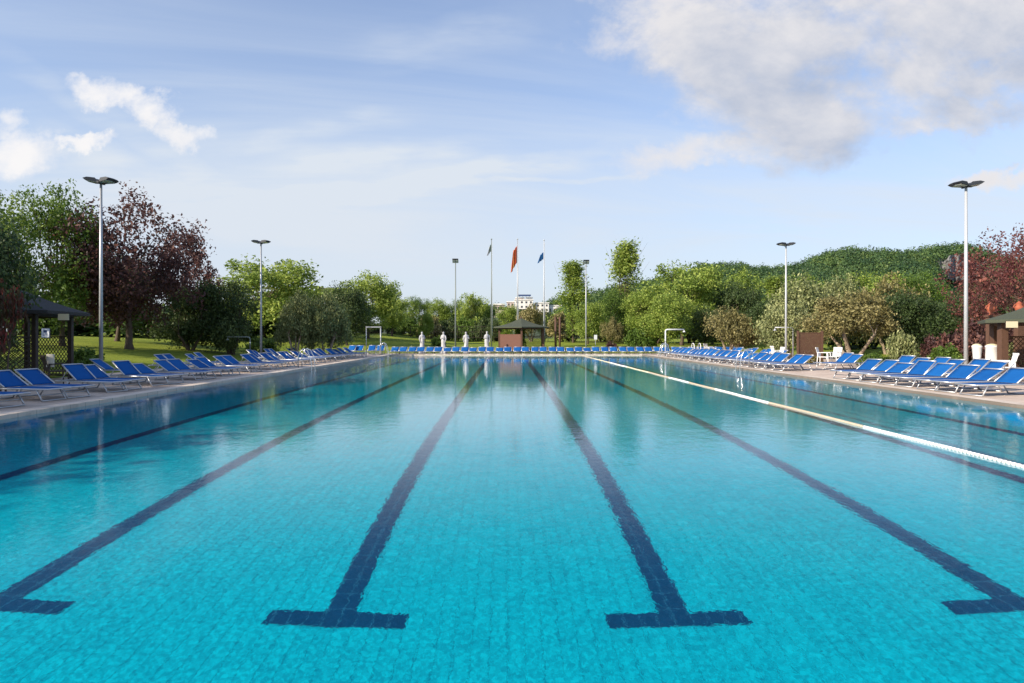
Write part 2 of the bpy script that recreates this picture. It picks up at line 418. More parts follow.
def dup(root, loc, rz, label, scale=None, group=None):
    kids = {}
    for c in bpy.data.objects:
        if c.parent: kids.setdefault(c.parent, []).append(c)
    def cp(o, par):
        c = o.copy(); COL.objects.link(c)
        if par: c.parent = par
        for k in kids.get(o, []): cp(k, c)
        return c
    r = cp(root, None); r.location = loc; r.rotation_euler = (0, 0, rz); r['label'] = label
    if scale: r.scale = scale
    if group: r['group'] = group
    return r


def X(px, Y): return (px - CX) / F * Y
def Z(py, Y): return EYE + (HZ - py) / F * Y

# ------------------------------------------------------------------ ground
PX0, PX1, PY0, PY1 = -8.95, 10.5, 2.4, 53.1          # water edges
DX0, DX1, DY0, DY1 = -15.2, 21.4, -9.0, 57.0          # paved deck
def gz(x, y):
    d = math.hypot(max(DX0 - x, 0, x - DX1), max(DY0 - y, 0, y - DY1))
    k = min(max((-6 - x) / 9, 0), 1); A = 0.78 + k * 1.1
    return 0.045 + A * (1 - math.exp(-d / 12)) + (0.12 * math.sin(x * .21 + 1) * math.sin(y * .17) * min(d / 15, 1))
def axis(inner, lo, hi):
    a = []; x = inner[-1]; st_ = 2.0
    while x < hi: x += st_; st_ *= 1.12; a.append(x)
    b_ = []; x = inner[0]; st_ = 2.0
    while x > lo: x -= st_; st_ *= 1.12; b_.append(x)
    return b_[::-1] + inner + a
gx = axis([DX0 + (DX1 - DX0) * i / 12 for i in range(13)], -3500, 3500)
gy = axis([DY0 + (DY1 - DY0) * i / 22 for i in range(23)], -3000, 4500)
mb = MB(); idx = {}
for j, y in enumerate(gy):
    for i, x in enumerate(gx): idx[i, j] = len(mb.v); mb.v.append((x, y, gz(x, y)))
for j in range(len(gy) - 1):
    for i in range(len(gx) - 1):
        xm, ym = (gx[i] + gx[i + 1]) / 2, (gy[j] + gy[j + 1]) / 2
        if DX0 < xm < DX1 and DY0 < ym < DY1: continue
        mb.f.append((idx[i, j], idx[i + 1, j], idx[i + 1, j + 1], idx[i, j + 1]))
tag(mb.build('lawn', M['lawn'], smooth=True), kind='structure')

# deck with a hole for the pool: coping ring, drain channel ring, paving
def ring(name, mat, x0, x1, y0, y1, w, z0, z1):
    m_ = MB(); X0, X1, Y0, Y1 = x0 - w, x1 + w, y0 - w, y1 + w
    m_.box(X0, x0, Y0, Y1, z0, z1); m_.box(x1, X1, Y0, Y1, z0, z1); m_.box(x0, x1, Y0, y0, z0, z1); m_.box(x0, x1, y1, Y1, z0, z1)
    return tag(m_.build(name, mat), kind='structure')
ring('pool_coping', M['coping'], PX0 - .0 + 0.0, PX1, PY0, PY1, 0.36, -0.06, DK + 0.012)
ring('drain_channel', M['channel'], PX0 - .36, PX1 + .36, PY0 - .36, PY1 + .36, 0.10, 0.03, DK - 0.012)
m_ = MB(); a0, a1, b0, b1 = PX0 - .46, PX1 + .46, PY0 - .46, PY1 + .46
m_.box(DX0 - .2, a0, DY0 - .2, DY1 + .2, -.2, DK); m_.box(a1, DX1 + .2, DY0 - .2, DY1 + .2, -.2, DK)
m_.box(a0, a1, DY0 - .2, b0, -.2, DK); m_.box(a0, a1, b1, DY1 + .2, -.2, DK)
tag(m_.build('pool_deck', M['deck']), kind='structure')

# pool shell
DEP = 1.65
def sheet(name, pts, mat):
    o = MB().add(pts, [(0, 1, 2, 3)]).build(name, mat); tag(o, kind='structure'); o.cycles.is_caustics_receiver = True; return o
e = 0.06
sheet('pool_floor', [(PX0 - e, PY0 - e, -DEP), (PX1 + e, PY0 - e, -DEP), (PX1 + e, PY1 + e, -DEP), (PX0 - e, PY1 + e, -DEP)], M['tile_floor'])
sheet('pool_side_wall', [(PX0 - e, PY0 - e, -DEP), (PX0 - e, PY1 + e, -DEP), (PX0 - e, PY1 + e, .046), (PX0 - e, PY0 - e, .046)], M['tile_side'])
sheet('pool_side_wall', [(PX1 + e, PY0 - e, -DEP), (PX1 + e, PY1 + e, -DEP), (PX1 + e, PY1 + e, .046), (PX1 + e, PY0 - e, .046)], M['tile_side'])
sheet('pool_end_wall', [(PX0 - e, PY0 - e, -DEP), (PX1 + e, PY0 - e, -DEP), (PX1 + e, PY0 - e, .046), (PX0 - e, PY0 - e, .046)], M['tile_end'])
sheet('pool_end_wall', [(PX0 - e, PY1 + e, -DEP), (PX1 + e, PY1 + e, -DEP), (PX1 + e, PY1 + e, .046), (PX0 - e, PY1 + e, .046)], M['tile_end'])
for lx in (-6.35, -3.81, -1.27, 1.27, 3.81, 6.35, 8.85):
    m_ = MB(); z = -DEP + .004; y0, y1 = 5.1, 51.1
    m_.add([(lx - .52, y0 - .105, z), (lx + .52, y0 - .105, z), (lx + .52, y0 + .105, z), (lx - .52, y0 + .105, z)], [(0, 1, 2, 3)])
    m_.add([(lx - .52, y1 - .125, z), (lx + .52, y1 - .125, z), (lx + .52, y1 + .125, z), (lx - .52, y1 + .125, z)], [(0, 1, 2, 3)])
    m_.add([(lx - .115, y0 + .105, z), (lx + .115, y0 + .105, z), (lx + .115, y1 - .125, z), (lx - .115, y1 - .125, z)], [(0, 1, 2, 3)])
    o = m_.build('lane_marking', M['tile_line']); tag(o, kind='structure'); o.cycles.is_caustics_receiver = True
wsurf = MB().add([(PX0 - e, PY0 - e, 0), (PX1 + e, PY0 - e, 0), (PX1 + e, PY1 + e, 0), (PX0 - e, PY1 + e, 0)], [(0, 1, 2, 3)]).build('pool_water', M['water'], smooth=True)
tag(wsurf, kind='structure'); wsurf.cycles.is_caustics_caster = True

# ------------------------------------------------------------------ foliage
def crown_mesh(name, mat, rad, lobes, clumps, leaves, leaf, seed, flat=1.0, hollow=0.55, droop=0.0, spread=0.30, lobe_r=0.42, up=0.5, shape='ball', aspect=0.55):
    """leaf-sized faces in clumps, clumps in lobes, lobes round a crown of half-axes rad, centred on the origin"""
    rg = np.random.default_rng(seed); C = []
    i = 0
    while len(C) < lobes:
        d = rg.normal(size=3); d /= np.linalg.norm(d)
        if shape == 'dome' and d[2] < -0.25: continue
        r = hollow + (1 - hollow) * rg.random() ** 0.5
        p = d * r * (1 - lobe_r * 0.8)
        if shape == 'cone': p[2] = rg.uniform(-1, 1) * .9; w = max(1 - (p[2] + .9) / 1.8, .04) ** .8 * 1.1; a = rg.uniform(0, 2 * np.pi); q = w * rg.uniform(.2, .8); p[0] = math.cos(a) * q; p[1] = math.sin(a) * q
        if shape == 'flat': p[2] = abs(p[2]) * .6 - .1
        C.append(p)
    C = np.array(C)
    cl = []
    for c in C:
        d = rg.normal(size=(clumps, 3)); d /= np.linalg.norm(d, axis=1)[:, None]
        sz = lobe_r * rg.uniform(.65, 1.2) * (1 - .42 * (c[2] + .85) if shape == 'cone' else 1)
        cl.append(c + d * sz * rg.uniform(.55, 1.0, (clumps, 1)) * np.array([1, 1, .75]))
    cl = np.concatenate(cl)
    n = len(cl) * leaves
    base = np.repeat(cl, leaves, axis=0) * np.array(rad)
    cr = spread * min(rad[0], rad[2]) * 0.62
    off = np.clip(rg.normal(size=(n, 3)), -1.55, 1.55) * cr * 0.55 * np.repeat(rg.uniform(.6, 1.35, (len(cl), 1)), leaves, axis=0)
    off[:, 2] *= flat; off[:, 2] -= droop * (off[:, 0] ** 2 + off[:, 1] ** 2) / max(cr, .01)
    P = base + off
    nrm = rg.normal(size=(n, 3)); nrm[:, 2] += up; nrm += (P / np.array(rad)) * 0.6
    nrm /= np.linalg.norm(nrm, axis=1)[:, None]
    a = np.cross(nrm, rg.normal(size=(n, 3))); a /= np.linalg.norm(a, axis=1)[:, None]; b_ = np.cross(nrm, a)
    L = leaf * rg.uniform(.6, 1.4, (n, 1)); a = a * L; b_ = b_ * L * aspect
    V = np.empty((n, 4, 3)); V[:, 0] = P - a; V[:, 1] = P + b_ + nrm * L * .12; V[:, 2] = P + a; V[:, 3] = P - b_ + nrm * L * .12
    return np_mesh(name, V.reshape(-1, 3), np.arange(n * 4).reshape(-1, 4), mat), C * np.array(rad)


def trunk_mesh(mat, h0, cz, C, r, seed, stems=1, lean=0.0, nl=None):
    """tapered trunk(s) rising to h0, limbs on to the lobes of the crown centred at height cz"""
    rd = random.Random(seed); mb_ = MB(); C = sorted(C.tolist(), key=lambda c: c[2]); nl = nl or len(C)
    tops = []
    for k in range(stems):
        a = 2 * math.pi * (k + rd.random() * .5) / stems; sp = lean * (1 if stems > 1 else rd.uniform(.2, 1))
        tx, ty = math.cos(a) * sp, math.sin(a) * sp; n = 6
        off = 0.0 if stems == 1 else .25
        path = [(math.cos(a) * off * r * 4 + tx * (i / n) ** 1.2 + rd.uniform(-.3, .3) * r, math.sin(a) * off * r * 4 + ty * (i / n) ** 1.2 + rd.uniform(-.3, .3) * r, -.15 + (h0 + .15) * i / n) for i in range(n + 1)]
        rr = [r * (1.5 if i == 0 else 1.0) * (1 - .45 * i / n) for i in range(n + 1)]
        mb_.tube(path, rr, 8, True); tops.append((Vector(path[-1]), rr[-1]))
    for i, c in enumerate(C[:nl]):
        p1 = Vector(c) * 0.85 + Vector((0, 0, cz)); p0, r0 = min(tops, key=lambda t_: (t_[0] - p1).length)
        mid = p0.lerp(p1, .5) + Vector((rd.uniform(-.1, .1), rd.uniform(-.1, .1), .06)) * (p1 - p0).length
        mb_.tube([p0 - Vector((0, 0, .1)), p0.lerp(mid, .5) + Vector((0, 0, .02)), mid, p1], [r0 * .62, r0 * .48, r0 * .32, r0 * .08], 6)
        for q in range(2):
            e_ = p1 + Vector((rd.uniform(-1, 1), rd.uniform(-1, 1), rd.uniform(-.2, 1))) * (p1 - p0).length * .25
            mb_.tube([mid.lerp(p1, .4), mid.lerp(e_, .7), e_], [r0 * .2, r0 * .13, r0 * .04], 4)
    me = bpy.data.meshes.new('trunk'); me.from_pydata(mb_.v, [], mb_.f); me.materials.append(mat)
    me.polygons.foreach_set('use_smooth', [True] * len(me.polygons)); me.update(); return me


KIND = {}
def kind(key, cr_mat, bark, rad, h0, lobes, clumps, leaves, leaf, seed, r=.18, stems=1, lean=0.0, gap=None, nl=None, **kw):
    """a tree kind: crown of half-axes rad over a bare trunk h0; real size, copies scale it a little"""
    cz = (gap if gap is not None else h0 * .8) + rad[2]
    me, C = crown_mesh('crown', M[cr_mat], rad, lobes, clumps, leaves, leaf, seed, **kw)
    co = np.empty(len(me.vertices) * 3, np.float32); me.vertices.foreach_get('co', co); co = co.reshape(-1, 3)
    hw = (np.percentile(np.abs(co[:, 0]), 99) + np.percentile(np.abs(co[:, 1]), 99)) / 2; top = np.percentile(co[:, 2], 99.7); bot = np.percentile(co[:, 2], 1)
    want = (gap if gap is not None else h0 * .8); cz = want - bot
    KIND[key] = (me, trunk_mesh(M[bark], h0, cz, C, r, seed + 7, stems, lean, nl), cz, (hw, hw, top))


def tree(key, px, Y, ytop, wpx, label, cat='tree', group=None, name='tree', rz=None, xoff=None):
    """a tree standing Y metres away; its crown ends ytop high and is wpx wide as seen, so size follows distance"""
    cm, tm, cz, rad = KIND[key]; x = X(px, Y) if xoff is None else xoff
    g0 = gz(x, Y); H = Z(ytop, Y) - g0; W = wpx * Y / F
    s_z = H / (cz + rad[2]); s_x = W / (2 * rad[0])
    root = thing(name, (x, Y, g0 - .02), label, cat, group, rz if rz is not None else (px * 1.7 + Y) % 6.28)
    c = link('crown', cm, root, (0, 0, cz * s_z)); c.scale = (s_x, s_x, s_z)
    t_ = link('trunk', tm, root); t_.scale = (min(s_x, s_z * 1.25), min(s_x, s_z * 1.25), s_z)
    return root

# kinds (some twice, so that neighbours are not twins)
kind('ash_a', 'leaf_green', 'bark', (4.2, 4.2, 4.8), 2.6, 24, 11, 46, .095, 11, r=.2, spread=.24, lobe_r=.32, hollow=.45, gap=1.2)
kind('ash_b', 'leaf_green', 'bark', (4.0, 4.0, 4.9), 2.4, 24, 11, 46, .095, 12, r=.2, spread=.22, lobe_r=.32, hollow=.45, gap=1.1)
kind('bright_a', 'leaf_bright', 'bark', (4.0, 4.0, 4.2), 2.2, 24, 13, 44, .13, 13, r=.2, gap=1.7, spread=.30, lobe_r=.38)
kind('bright_b', 'leaf_bright', 'bark', (4.4, 4.4, 3.9), 2.0, 26, 12, 44, .13, 14, r=.2, gap=1.6, spread=.30, lobe_r=.36)
kind('dark_a', 'leaf_dark', 'bark', (4.0, 4.0, 4.4), 1.6, 24, 13, 46, .12, 15, r=.22, gap=1.3, spread=.30, lobe_r=.40)
kind('dark_b', 'leaf_dark', 'bark', (4.4, 4.4, 3.8), 1.4, 24, 13, 46, .12, 16, r=.22, gap=1.2, spread=.32, lobe_r=.40)
kind('plum_a', 'leaf_plum', 'bark', (3.6, 3.6, 4.0), 2.2, 28, 12, 46, .085, 17, r=.18, gap=1.3, spread=.24, lobe_r=.32, hollow=.45)
kind('plum_b', 'leaf_plum', 'bark', (3.0, 3.0, 3.8), 2.0, 20, 10, 40, .09, 18, gap=1.2, r=.14, spread=.22, lobe_r=.30, hollow=.4)
kind('plum_red', 'leaf_red', 'bark', (3.6, 3.6, 4.0), 2.2, 22, 9, 34, .08, 19, r=.16, gap=.6, spread=.22, lobe_r=.30, hollow=.35)
kind('parasol', 'leaf_bright', 'bark', (5.0, 5.0, 2.4), 5.2, 16, 13, 40, .17, 20, r=.22, spread=.5, lobe_r=.34, flat=.35, shape='flat', gap=3.2)
kind('olive_a', 'leaf_olive', 'bark_pale', (2.6, 2.6, 1.9), 1.0, 20, 14, 62, .07, 21, r=.11, stems=4, lean=.7, spread=.34, lobe_r=.36, shape='dome', gap=.55)
kind('olive_b', 'leaf_olive', 'bark_pale', (2.4, 2.4, 2.0), 1.1, 18, 14, 62, .07, 22, r=.12, stems=3, lean=.5, spread=.34, lobe_r=.38, shape='dome', gap=.6)
kind('tan_a', 'leaf_tan', 'bark_pale', (2.6, 2.6, 2.0), 1.6, 18, 14, 60, .07, 23, r=.11, stems=5, lean=1.2, spread=.30, lobe_r=.34, shape='dome', gap=1.5)
kind('tan_b', 'leaf_tan', 'bark_pale', (2.6, 2.6, 1.9), 1.1, 18, 13, 56, .075, 24, r=.10, stems=5, lean=.9, spread=.30, lobe_r=.36, shape='dome', gap=.7)
kind('oleander', 'leaf_dark', 'bark', (3.2, 3.2, 2.4), 1.2, 24, 15, 58, .085, 25, r=.13, stems=4, lean=.9, spread=.34, lobe_r=.36, gap=.5)
kind('poplar_a', 'leaf_bright', 'bark', (2.0, 2.0, 5.4), 1.6, 32, 9, 34, .10, 26, r=.13, spread=.50, lobe_r=.34, shape='cone', gap=.8)
kind('poplar_b', 'leaf_bright', 'bark', (2.2, 2.2, 4.8), 2.0, 30, 9, 34, .10, 27, r=.13, spread=.50, lobe_r=.36, shape='cone', gap=.8)
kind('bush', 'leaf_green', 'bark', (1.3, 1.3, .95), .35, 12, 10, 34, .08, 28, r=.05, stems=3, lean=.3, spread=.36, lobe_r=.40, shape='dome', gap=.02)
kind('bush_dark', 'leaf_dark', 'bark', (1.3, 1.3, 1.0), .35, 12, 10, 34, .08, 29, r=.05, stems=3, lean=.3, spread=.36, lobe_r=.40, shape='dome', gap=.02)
kind('bush_pale', 'leaf_olive', 'bark', (1.2, 1.2, 1.0), .35, 12, 10, 36, .07, 30, r=.05, stems=3, lean=.3, spread=.36, lobe_r=.40, shape='dome', gap=.02)
kind('bush_tan', 'leaf_tan', 'bark', (1.2, 1.2, 1.0), .35, 12, 10, 34, .08, 31, r=.05, stems=3, lean=.3, spread=.36, lobe_r=.40, shape='dome', gap=.02)
kind('bush_red', 'leaf_plum', 'bark', (1.3, 1.3, 1.1), .4, 12, 10, 34, .08, 32, r=.05, stems=3, lean=.3, spread=.34, lobe_r=.40, shape='dome', gap=.02)
kind('bush_flower', 'flower_red', 'bark', (1.0, 1.0, .8), .6, 9, 7, 16, .06, 33, r=.05, stems=2, lean=.2, spread=.30, lobe_r=.36, shape='dome', gap=.5)
kind('willow', 'leaf_tan', 'bark', (1.7, 1.7, 2.2), 2.6, 13, 12, 30, .14, 34, r=.12, spread=.3, lobe_r=.34, gap=1.2, droop=.5)

# ---- left side, near to far
tree('ash_b', 12, 33, 194, 110, 'tall airy green tree at the left edge of the photo, behind the dark pavilion')
tree('ash_a', 62, 36, 190, 98, 'tall loose light green tree behind the pavilion, left of the purple tree')
tree('plum_a', 128, 38, 192, 122, 'large dark purple leaved tree with thick trunk just right of the near left floodlight mast')
tree('dark_a', 118, 44, 258, 92, 'green tree whose leaves fill in under the large purple tree')
tree('plum_b', 184, 45, 228, 72, 'smaller thin purple leaved tree right of the large purple one')
tree('oleander', 190, 42, 284, 66, 'dark rounded bush tree, left half of the dark pair on the left lawn')
tree('oleander', 232, 43, 281, 64, 'dark rounded bush tree right in front of the second left floodlight mast', rz=2.2)
tree('bright_b', 262, 64, 259, 104, 'tall wide bright green tree behind the second left floodlight mast')
tree('parasol', 312, 82, 288, 90, 'lower flat crowned green tree behind the two round olive bushes on the left', rz=1.1)
tree('olive_b', 295, 44, 292, 42, 'round grey green clipped olive tree, left one of the touching pair on the left lawn')
tree('olive_a', 327, 44.6, 292, 38, 'round browner olive tree, right one of the touching pair on the left lawn')
tree('dark_b', 347, 62, 285, 50, 'dark green tree behind the right side of the olive pair on the left lawn')
tree('bright_a', 368, 70, 273, 58, 'bright green pointed tree behind the n shaped white frame at the far left pool corner')
tree('bright_b', 392, 84, 291, 40, 'mid green tree right behind the n shaped white frame')
tree('bush_flower', 3, 16.5, 282, 36, 'red blossoming shrub reaching into the left edge over the pavilion roof', 'shrub', name='shrub')
tree('dark_a', -22, 19, 212, 92, 'dark leafy tree cut by the left edge of the photo beside the pavilion')
tree('bush', 84, 27, 347, 36, 'sunlit yellow green shrub at the foot of the near left floodlight mast', 'shrub', name='shrub')
tree('bush', 262, 48, 336, 34, 'low sunlit shrub between the dark bush trees and the round olive tree', 'shrub', name='shrub')
tree('bush_dark', 375, 60, 347, 14, 'small dark round shrub left of the n shaped white frame', 'shrub', name='shrub')
# trees out of frame on the left that shade the left deck
for i_, (xx, y_, k_) in enumerate(((-20.5, 9, 'dark_a'), (-21, 15.5, 'dark_b'), (-20, 2, 'dark_b'), (-22.8, 23, 'dark_a'))):
    cm, tm, cz, rad = KIND[k_]
    root = thing('tree', (xx, y_, gz(xx, y_)), ['dark tree beside the near left deck, first beyond the left edge of the photo', 'dark tree behind the left pavilion, outside the left edge', 'broad dark tree left of where the camera stands', 'dark tree farther behind the left pavilion, just outside the left edge'][i_], 'tree', rz=i_ * 1.3)
    k3 = 7.6 / (cz + rad[2]); c = link('crown', cm, root, (0, 0, cz * k3)); c.scale = (k3,) * 3; t_ = link('trunk', tm, root); t_.scale = (k3,) * 3

# ---- far treeline behind the lawn, left of centre
line = [(404, 96, 300, 26, 'bright_b'), (420, 98, 297, 26, 'ash_a'), (437, 97, 299, 24, 'bright_a'), (455, 99, 300, 24, 'ash_b'), (473, 96, 294, 28, 'bright_b'), (489, 98, 304, 20, 'ash_a')]
W_ = ['first', 'second', 'third', 'fourth', 'fifth', 'sixth']
for i_, (px, Y, yt, w, k_) in enumerate(line):
    tree(k_, px, Y, yt, w * 1.15, f'green tree of the even far line left of the flagpoles, {W_[i_]} from the left', group='even line of trees beyond the far lawn')
for i_, (px, Y, yt, w, k_) in enumerate([(411, 91, 318, 24, 'bush'), (430, 90, 316, 24, 'bush_tan'), (448, 92, 318, 24, 'bush_dark'), (466, 91, 317, 22, 'bush'), (482, 90, 318, 22, 'bush_dark'), (396, 92, 320, 22, 'bush_dark'), (498, 92, 320, 20, 'bush_dark'), (380, 94, 322, 24, 'bush_dark'), (362, 92, 322, 26, 'bush_tan'), (345, 90, 322, 26, 'bush_dark')]):
    tree(k_, px, Y, yt, w, ['yellow green', 'brownish', 'dark', 'rounded green', 'narrow dark', 'squat dark', 'dark', 'broad dark', 'brownish tall', 'wide dark'][i_] + ' shrub under the far tree line, ' + ['behind the first statue', 'between the first and second statues', 'left of the far left lamp mast', 'behind the third statue', 'behind the fourth statue', 'left of the first statue', 'left of the gazebo', 'right of the n shaped frame', 'seen through the n shaped frame', 'left of the n shaped frame'][i_], 'shrub', name='shrub')
tree('bright_a', 425, 74, 312, 16, 'slim young green tree behind the first two statues')
tree('bush', 438, 66, 336, 14, 'low green shrub between the first and second statues', 'shrub', name='shrub')
# ---- centre
tree('bright_b', 506, 88, 305, 26, 'light green tree above the left half of the gazebo roof')
tree('tan_b', 531, 82, 305, 30, 'brownish red tree right above the gazebo roof peak')
tree('dark_b', 545, 90, 310, 24, 'dark tree behind the right flagpole above the gazebo')
tree('dark_a', 494, 80, 320, 16, 'dark low tree right behind the left flagpole')
tree('bush', 519, 62.5, 326, 16, 'leafy green shrub growing through the open middle of the gazebo', 'shrub', name='shrub')
tree('willow', 556, 68, 313, 24, 'pale yellowish drooping tree right of the gazebo')
tree('dark_b', 600, 96, 300, 34, 'dark tree behind the far right lamp mast')
tree('poplar_b', 573, 80, 261, 44, 'tall slim green tree left of the far right lamp mast')
tree('bright_b', 588, 74, 302, 34, 'low bright green tree at the foot of the far right lamp mast')
tree('poplar_a', 626, 84, 241, 50, 'tallest slim poplar, right of the far right lamp mast')
tree('ash_b', 610, 80, 290, 44, 'mid green tree in front of and left of the tallest poplar')
tree('tan_b', 612, 66, 318, 20, 'small brownish tree in front of the tallest poplar', 'tree')
tree('bright_a', 645, 72, 290, 44, 'bright green tree between the tallest poplar and the broad spreading tree')
tree('bush', 640, 62, 327, 26, 'green shrub on the lawn behind the far right loungers', 'shrub', name='shrub')
tree('bush_red', 611, 60, 341, 12, 'small brownish shrub behind the far row, right of the far right lamp mast', 'shrub', name='shrub')
# ---- right
tree('bright_b', 682, 68, 263, 78, 'broad spreading bright green tree behind the white shower post', rz=.5)
tree('bright_a', 668, 61, 292, 50, 'lower bright green tree just left behind the white shower post')
tree('dark_a', 712, 72, 274, 56, 'dark green tree right of the broad spreading tree')
tree('dark_b', 740, 66, 284, 52, 'dark tree behind the greyish bush with several stems')
tree('bright_a', 742, 78, 270, 40, 'yellowish light green tree left of the second right floodlight mast')
tree('poplar_b', 775, 74, 276, 42, 'slender green tree right behind the second right floodlight mast')
tree('dark_a', 772, 58, 300, 44, 'dark tree in shade behind the second right floodlight mast')
tree('dark_b', 705, 63, 306, 44, 'low dark tree with deep shade right of the white shower post')
tree('tan_b', 729, 50, 308, 54, 'rounded greyish bush tree on several bare stems behind the right lounger rows')
tree('olive_a', 806, 47, 277, 80, 'large rounded grey olive tree right of the second right floodlight mast')
tree('olive_b', 845, 52, 278, 60, 'rounded grey olive tree behind the brown one with leaning stems', rz=2)
tree('olive_b', 789, 43, 303, 48, 'lower grey olive tree hanging over the brown lattice screen')
tree('tan_a', 853, 38, 293, 82, 'brownish olive tree with pale leaning bare stems right of the white plastic chairs')
tree('tan_b', 888, 46, 277, 66, 'brown and yellowish leaved tree above the darker one on the right')
tree('dark_b', 906, 40, 290, 70, 'dark leafy tree behind the small pale round shrub on the right')
tree('dark_a', 940, 46, 304, 66, 'dark green tree left of the near right floodlight mast')
tree('bright_b', 868, 76, 272, 60, 'bright green crown seen above the right olive trees')
tree('ash_a', 915, 80, 273, 64, 'mid green crown above the dark trees on the right')
tree('bright_a', 805, 90, 276, 44, 'bright green crown above the left part of the large grey olive')
tree('bush_pale', 902, 33, 331, 27, 'small pale round shrub on the lawn behind the right loungers', 'shrub', name='shrub')
tree('bush', 872, 32, 352, 26, 'low bright ground shrub beside the pale leaning stems', 'shrub', name='shrub')
tree('bush', 946, 31, 344, 26, 'round green shrub behind the loungers left of the near right floodlight mast', 'shrub', name='shrub')
tree('bush_red', 935, 37, 336, 34, 'dark red shrub under the dark trees left of the near right floodlight mast', 'shrub', name='shrub')
tree('plum_red', 1016, 36, 234, 104, 'tall red plum tree behind the right pavilion')
tree('plum_red', 985, 42, 262, 62, 'lower red plum tree directly behind the near right floodlight mast', rz=2.5)
tree('plum_red', 1046, 30, 228, 80, 'red plum tree cut by the right edge of the photo', rz=4)
tree('bush_red', 968, 34, 322, 50, 'dark reddish shrub behind the white bins', 'shrub', name='shrub')
tree('bush_red', 1008, 31, 325, 50, 'dark reddish shrub inside the view of the right pavilion', 'shrub', name='shrub')
tree('bush_pale', 1017, 26.5, 341, 22, 'yellowish shrub behind the lattice of the right pavilion', 'shrub', name='shrub')
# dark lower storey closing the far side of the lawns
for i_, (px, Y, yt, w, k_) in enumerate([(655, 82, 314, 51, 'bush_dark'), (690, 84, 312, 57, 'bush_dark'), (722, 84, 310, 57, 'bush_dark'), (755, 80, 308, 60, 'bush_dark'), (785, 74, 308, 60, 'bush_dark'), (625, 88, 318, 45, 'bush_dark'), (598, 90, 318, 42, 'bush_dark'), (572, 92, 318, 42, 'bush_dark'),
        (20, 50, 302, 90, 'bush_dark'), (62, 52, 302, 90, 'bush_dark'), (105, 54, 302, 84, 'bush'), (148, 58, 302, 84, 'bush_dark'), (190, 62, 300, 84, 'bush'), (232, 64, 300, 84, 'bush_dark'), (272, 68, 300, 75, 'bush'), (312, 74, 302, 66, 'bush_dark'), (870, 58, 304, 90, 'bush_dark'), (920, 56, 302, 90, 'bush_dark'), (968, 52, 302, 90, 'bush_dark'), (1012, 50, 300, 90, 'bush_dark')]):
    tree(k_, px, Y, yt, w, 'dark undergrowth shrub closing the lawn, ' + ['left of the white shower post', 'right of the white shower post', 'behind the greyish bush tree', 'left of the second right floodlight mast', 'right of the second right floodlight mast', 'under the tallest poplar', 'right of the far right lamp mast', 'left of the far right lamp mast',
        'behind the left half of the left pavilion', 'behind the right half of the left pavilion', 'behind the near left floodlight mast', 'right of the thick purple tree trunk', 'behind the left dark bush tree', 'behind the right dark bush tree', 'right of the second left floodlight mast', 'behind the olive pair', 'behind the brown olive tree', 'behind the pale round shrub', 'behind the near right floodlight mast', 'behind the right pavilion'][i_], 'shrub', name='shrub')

# ------------------------------------------------------------------ hills with their wood
RIDGE = [(-60, 322), (300, 322), (440, 316), (500, 306), (560, 298), (600, 294), (650, 278), (700, 268), (760, 267), (800, 262), (835, 254), (880, 252), (930, 247), (965, 249), (1000, 258), (1060, 262), (1200, 275), (1500, 300), (2100, 325)]
def ridge(px):
    for (a, ya), (b_, yb) in zip(RIDGE, RIDGE[1:]):
        if a <= px <= b_: return ya + (yb - ya) * (px - a) / (b_ - a)
    return 330
def hillz(px, Y):
    top = Z(ridge(px) + 4, 520.0) - 6
    f = min(max((Y - 190) / 330, 0), 1); f = f * f * (3 - 2 * f); back = min(max((Y - 540) / 400, 0), 1)
    nk = min(max((440 - Y) / 14, 0), 1); f *= 1 - .42 * nk * math.exp(-((px - 962) / 25) ** 4)
    return 0.5 + max(top, 2) * f * (1 - back) + 2.5 * math.sin(px * .05 + Y * .02) * f
mb = MB(); NI, NJ = 200, 90
for j in range(NJ):
    Y = 185 + (950 - 185) * (j / (NJ - 1)) ** 1.2
    for i in range(NI):
        px = -60 + 2160 * i / (NI - 1); mb.v.append((X(px, Y), Y, hillz(px, Y) if j else -2))
for j in range(NJ - 1):
    for i in range(NI - 1): a = j * NI + i; mb.f.append((a, a + 1, a + NI + 1, a + NI))
M['hill'] = pbr('wooded hill soil', (0.035, 0.055, 0.02), 0.95, 0, 0.4, 0.05)
tag(mb.build('hill', M['hill'], smooth=True), kind='structure')

rg = np.random.default_rng(5); Vs = []
def blob(x, y, z, r, h, n, leaf):
    d = rg.normal(size=(n, 3)); d /= np.linalg.norm(d, axis=1)[:, None]; d[:, 2] = np.abs(d[:, 2]) * 1.2 - .25
    lump = 1 + .25 * np.sin(d[:, :1] * 5 + x) * np.cos(d[:, 1:2] * 5 + y)
    P = d * lump * rg.uniform(.8, 1.05, (n, 1)) * np.array([r, r, h]) + np.array([x, y, z])
    nr = d + rg.normal(size=(n, 3)) * .5; nr /= np.linalg.norm(nr, axis=1)[:, None]
    a = np.cross(nr, rg.normal(size=(n, 3))); a /= np.linalg.norm(a, axis=1)[:, None]; b_ = np.cross(nr, a)
    L = leaf * rg.uniform(.6, 1.4, (n, 1)); V = np.empty((n, 4, 3)); a = a * L; b_ = b_ * L * .8
    V[:, 0] = P - a; V[:, 1] = P + b_; V[:, 2] = P + a; V[:, 3] = P - b_; Vs.append(V)
CLIFF = lambda px, Y: 940 < px < 984 and 408 < Y < 440
cnt = 0
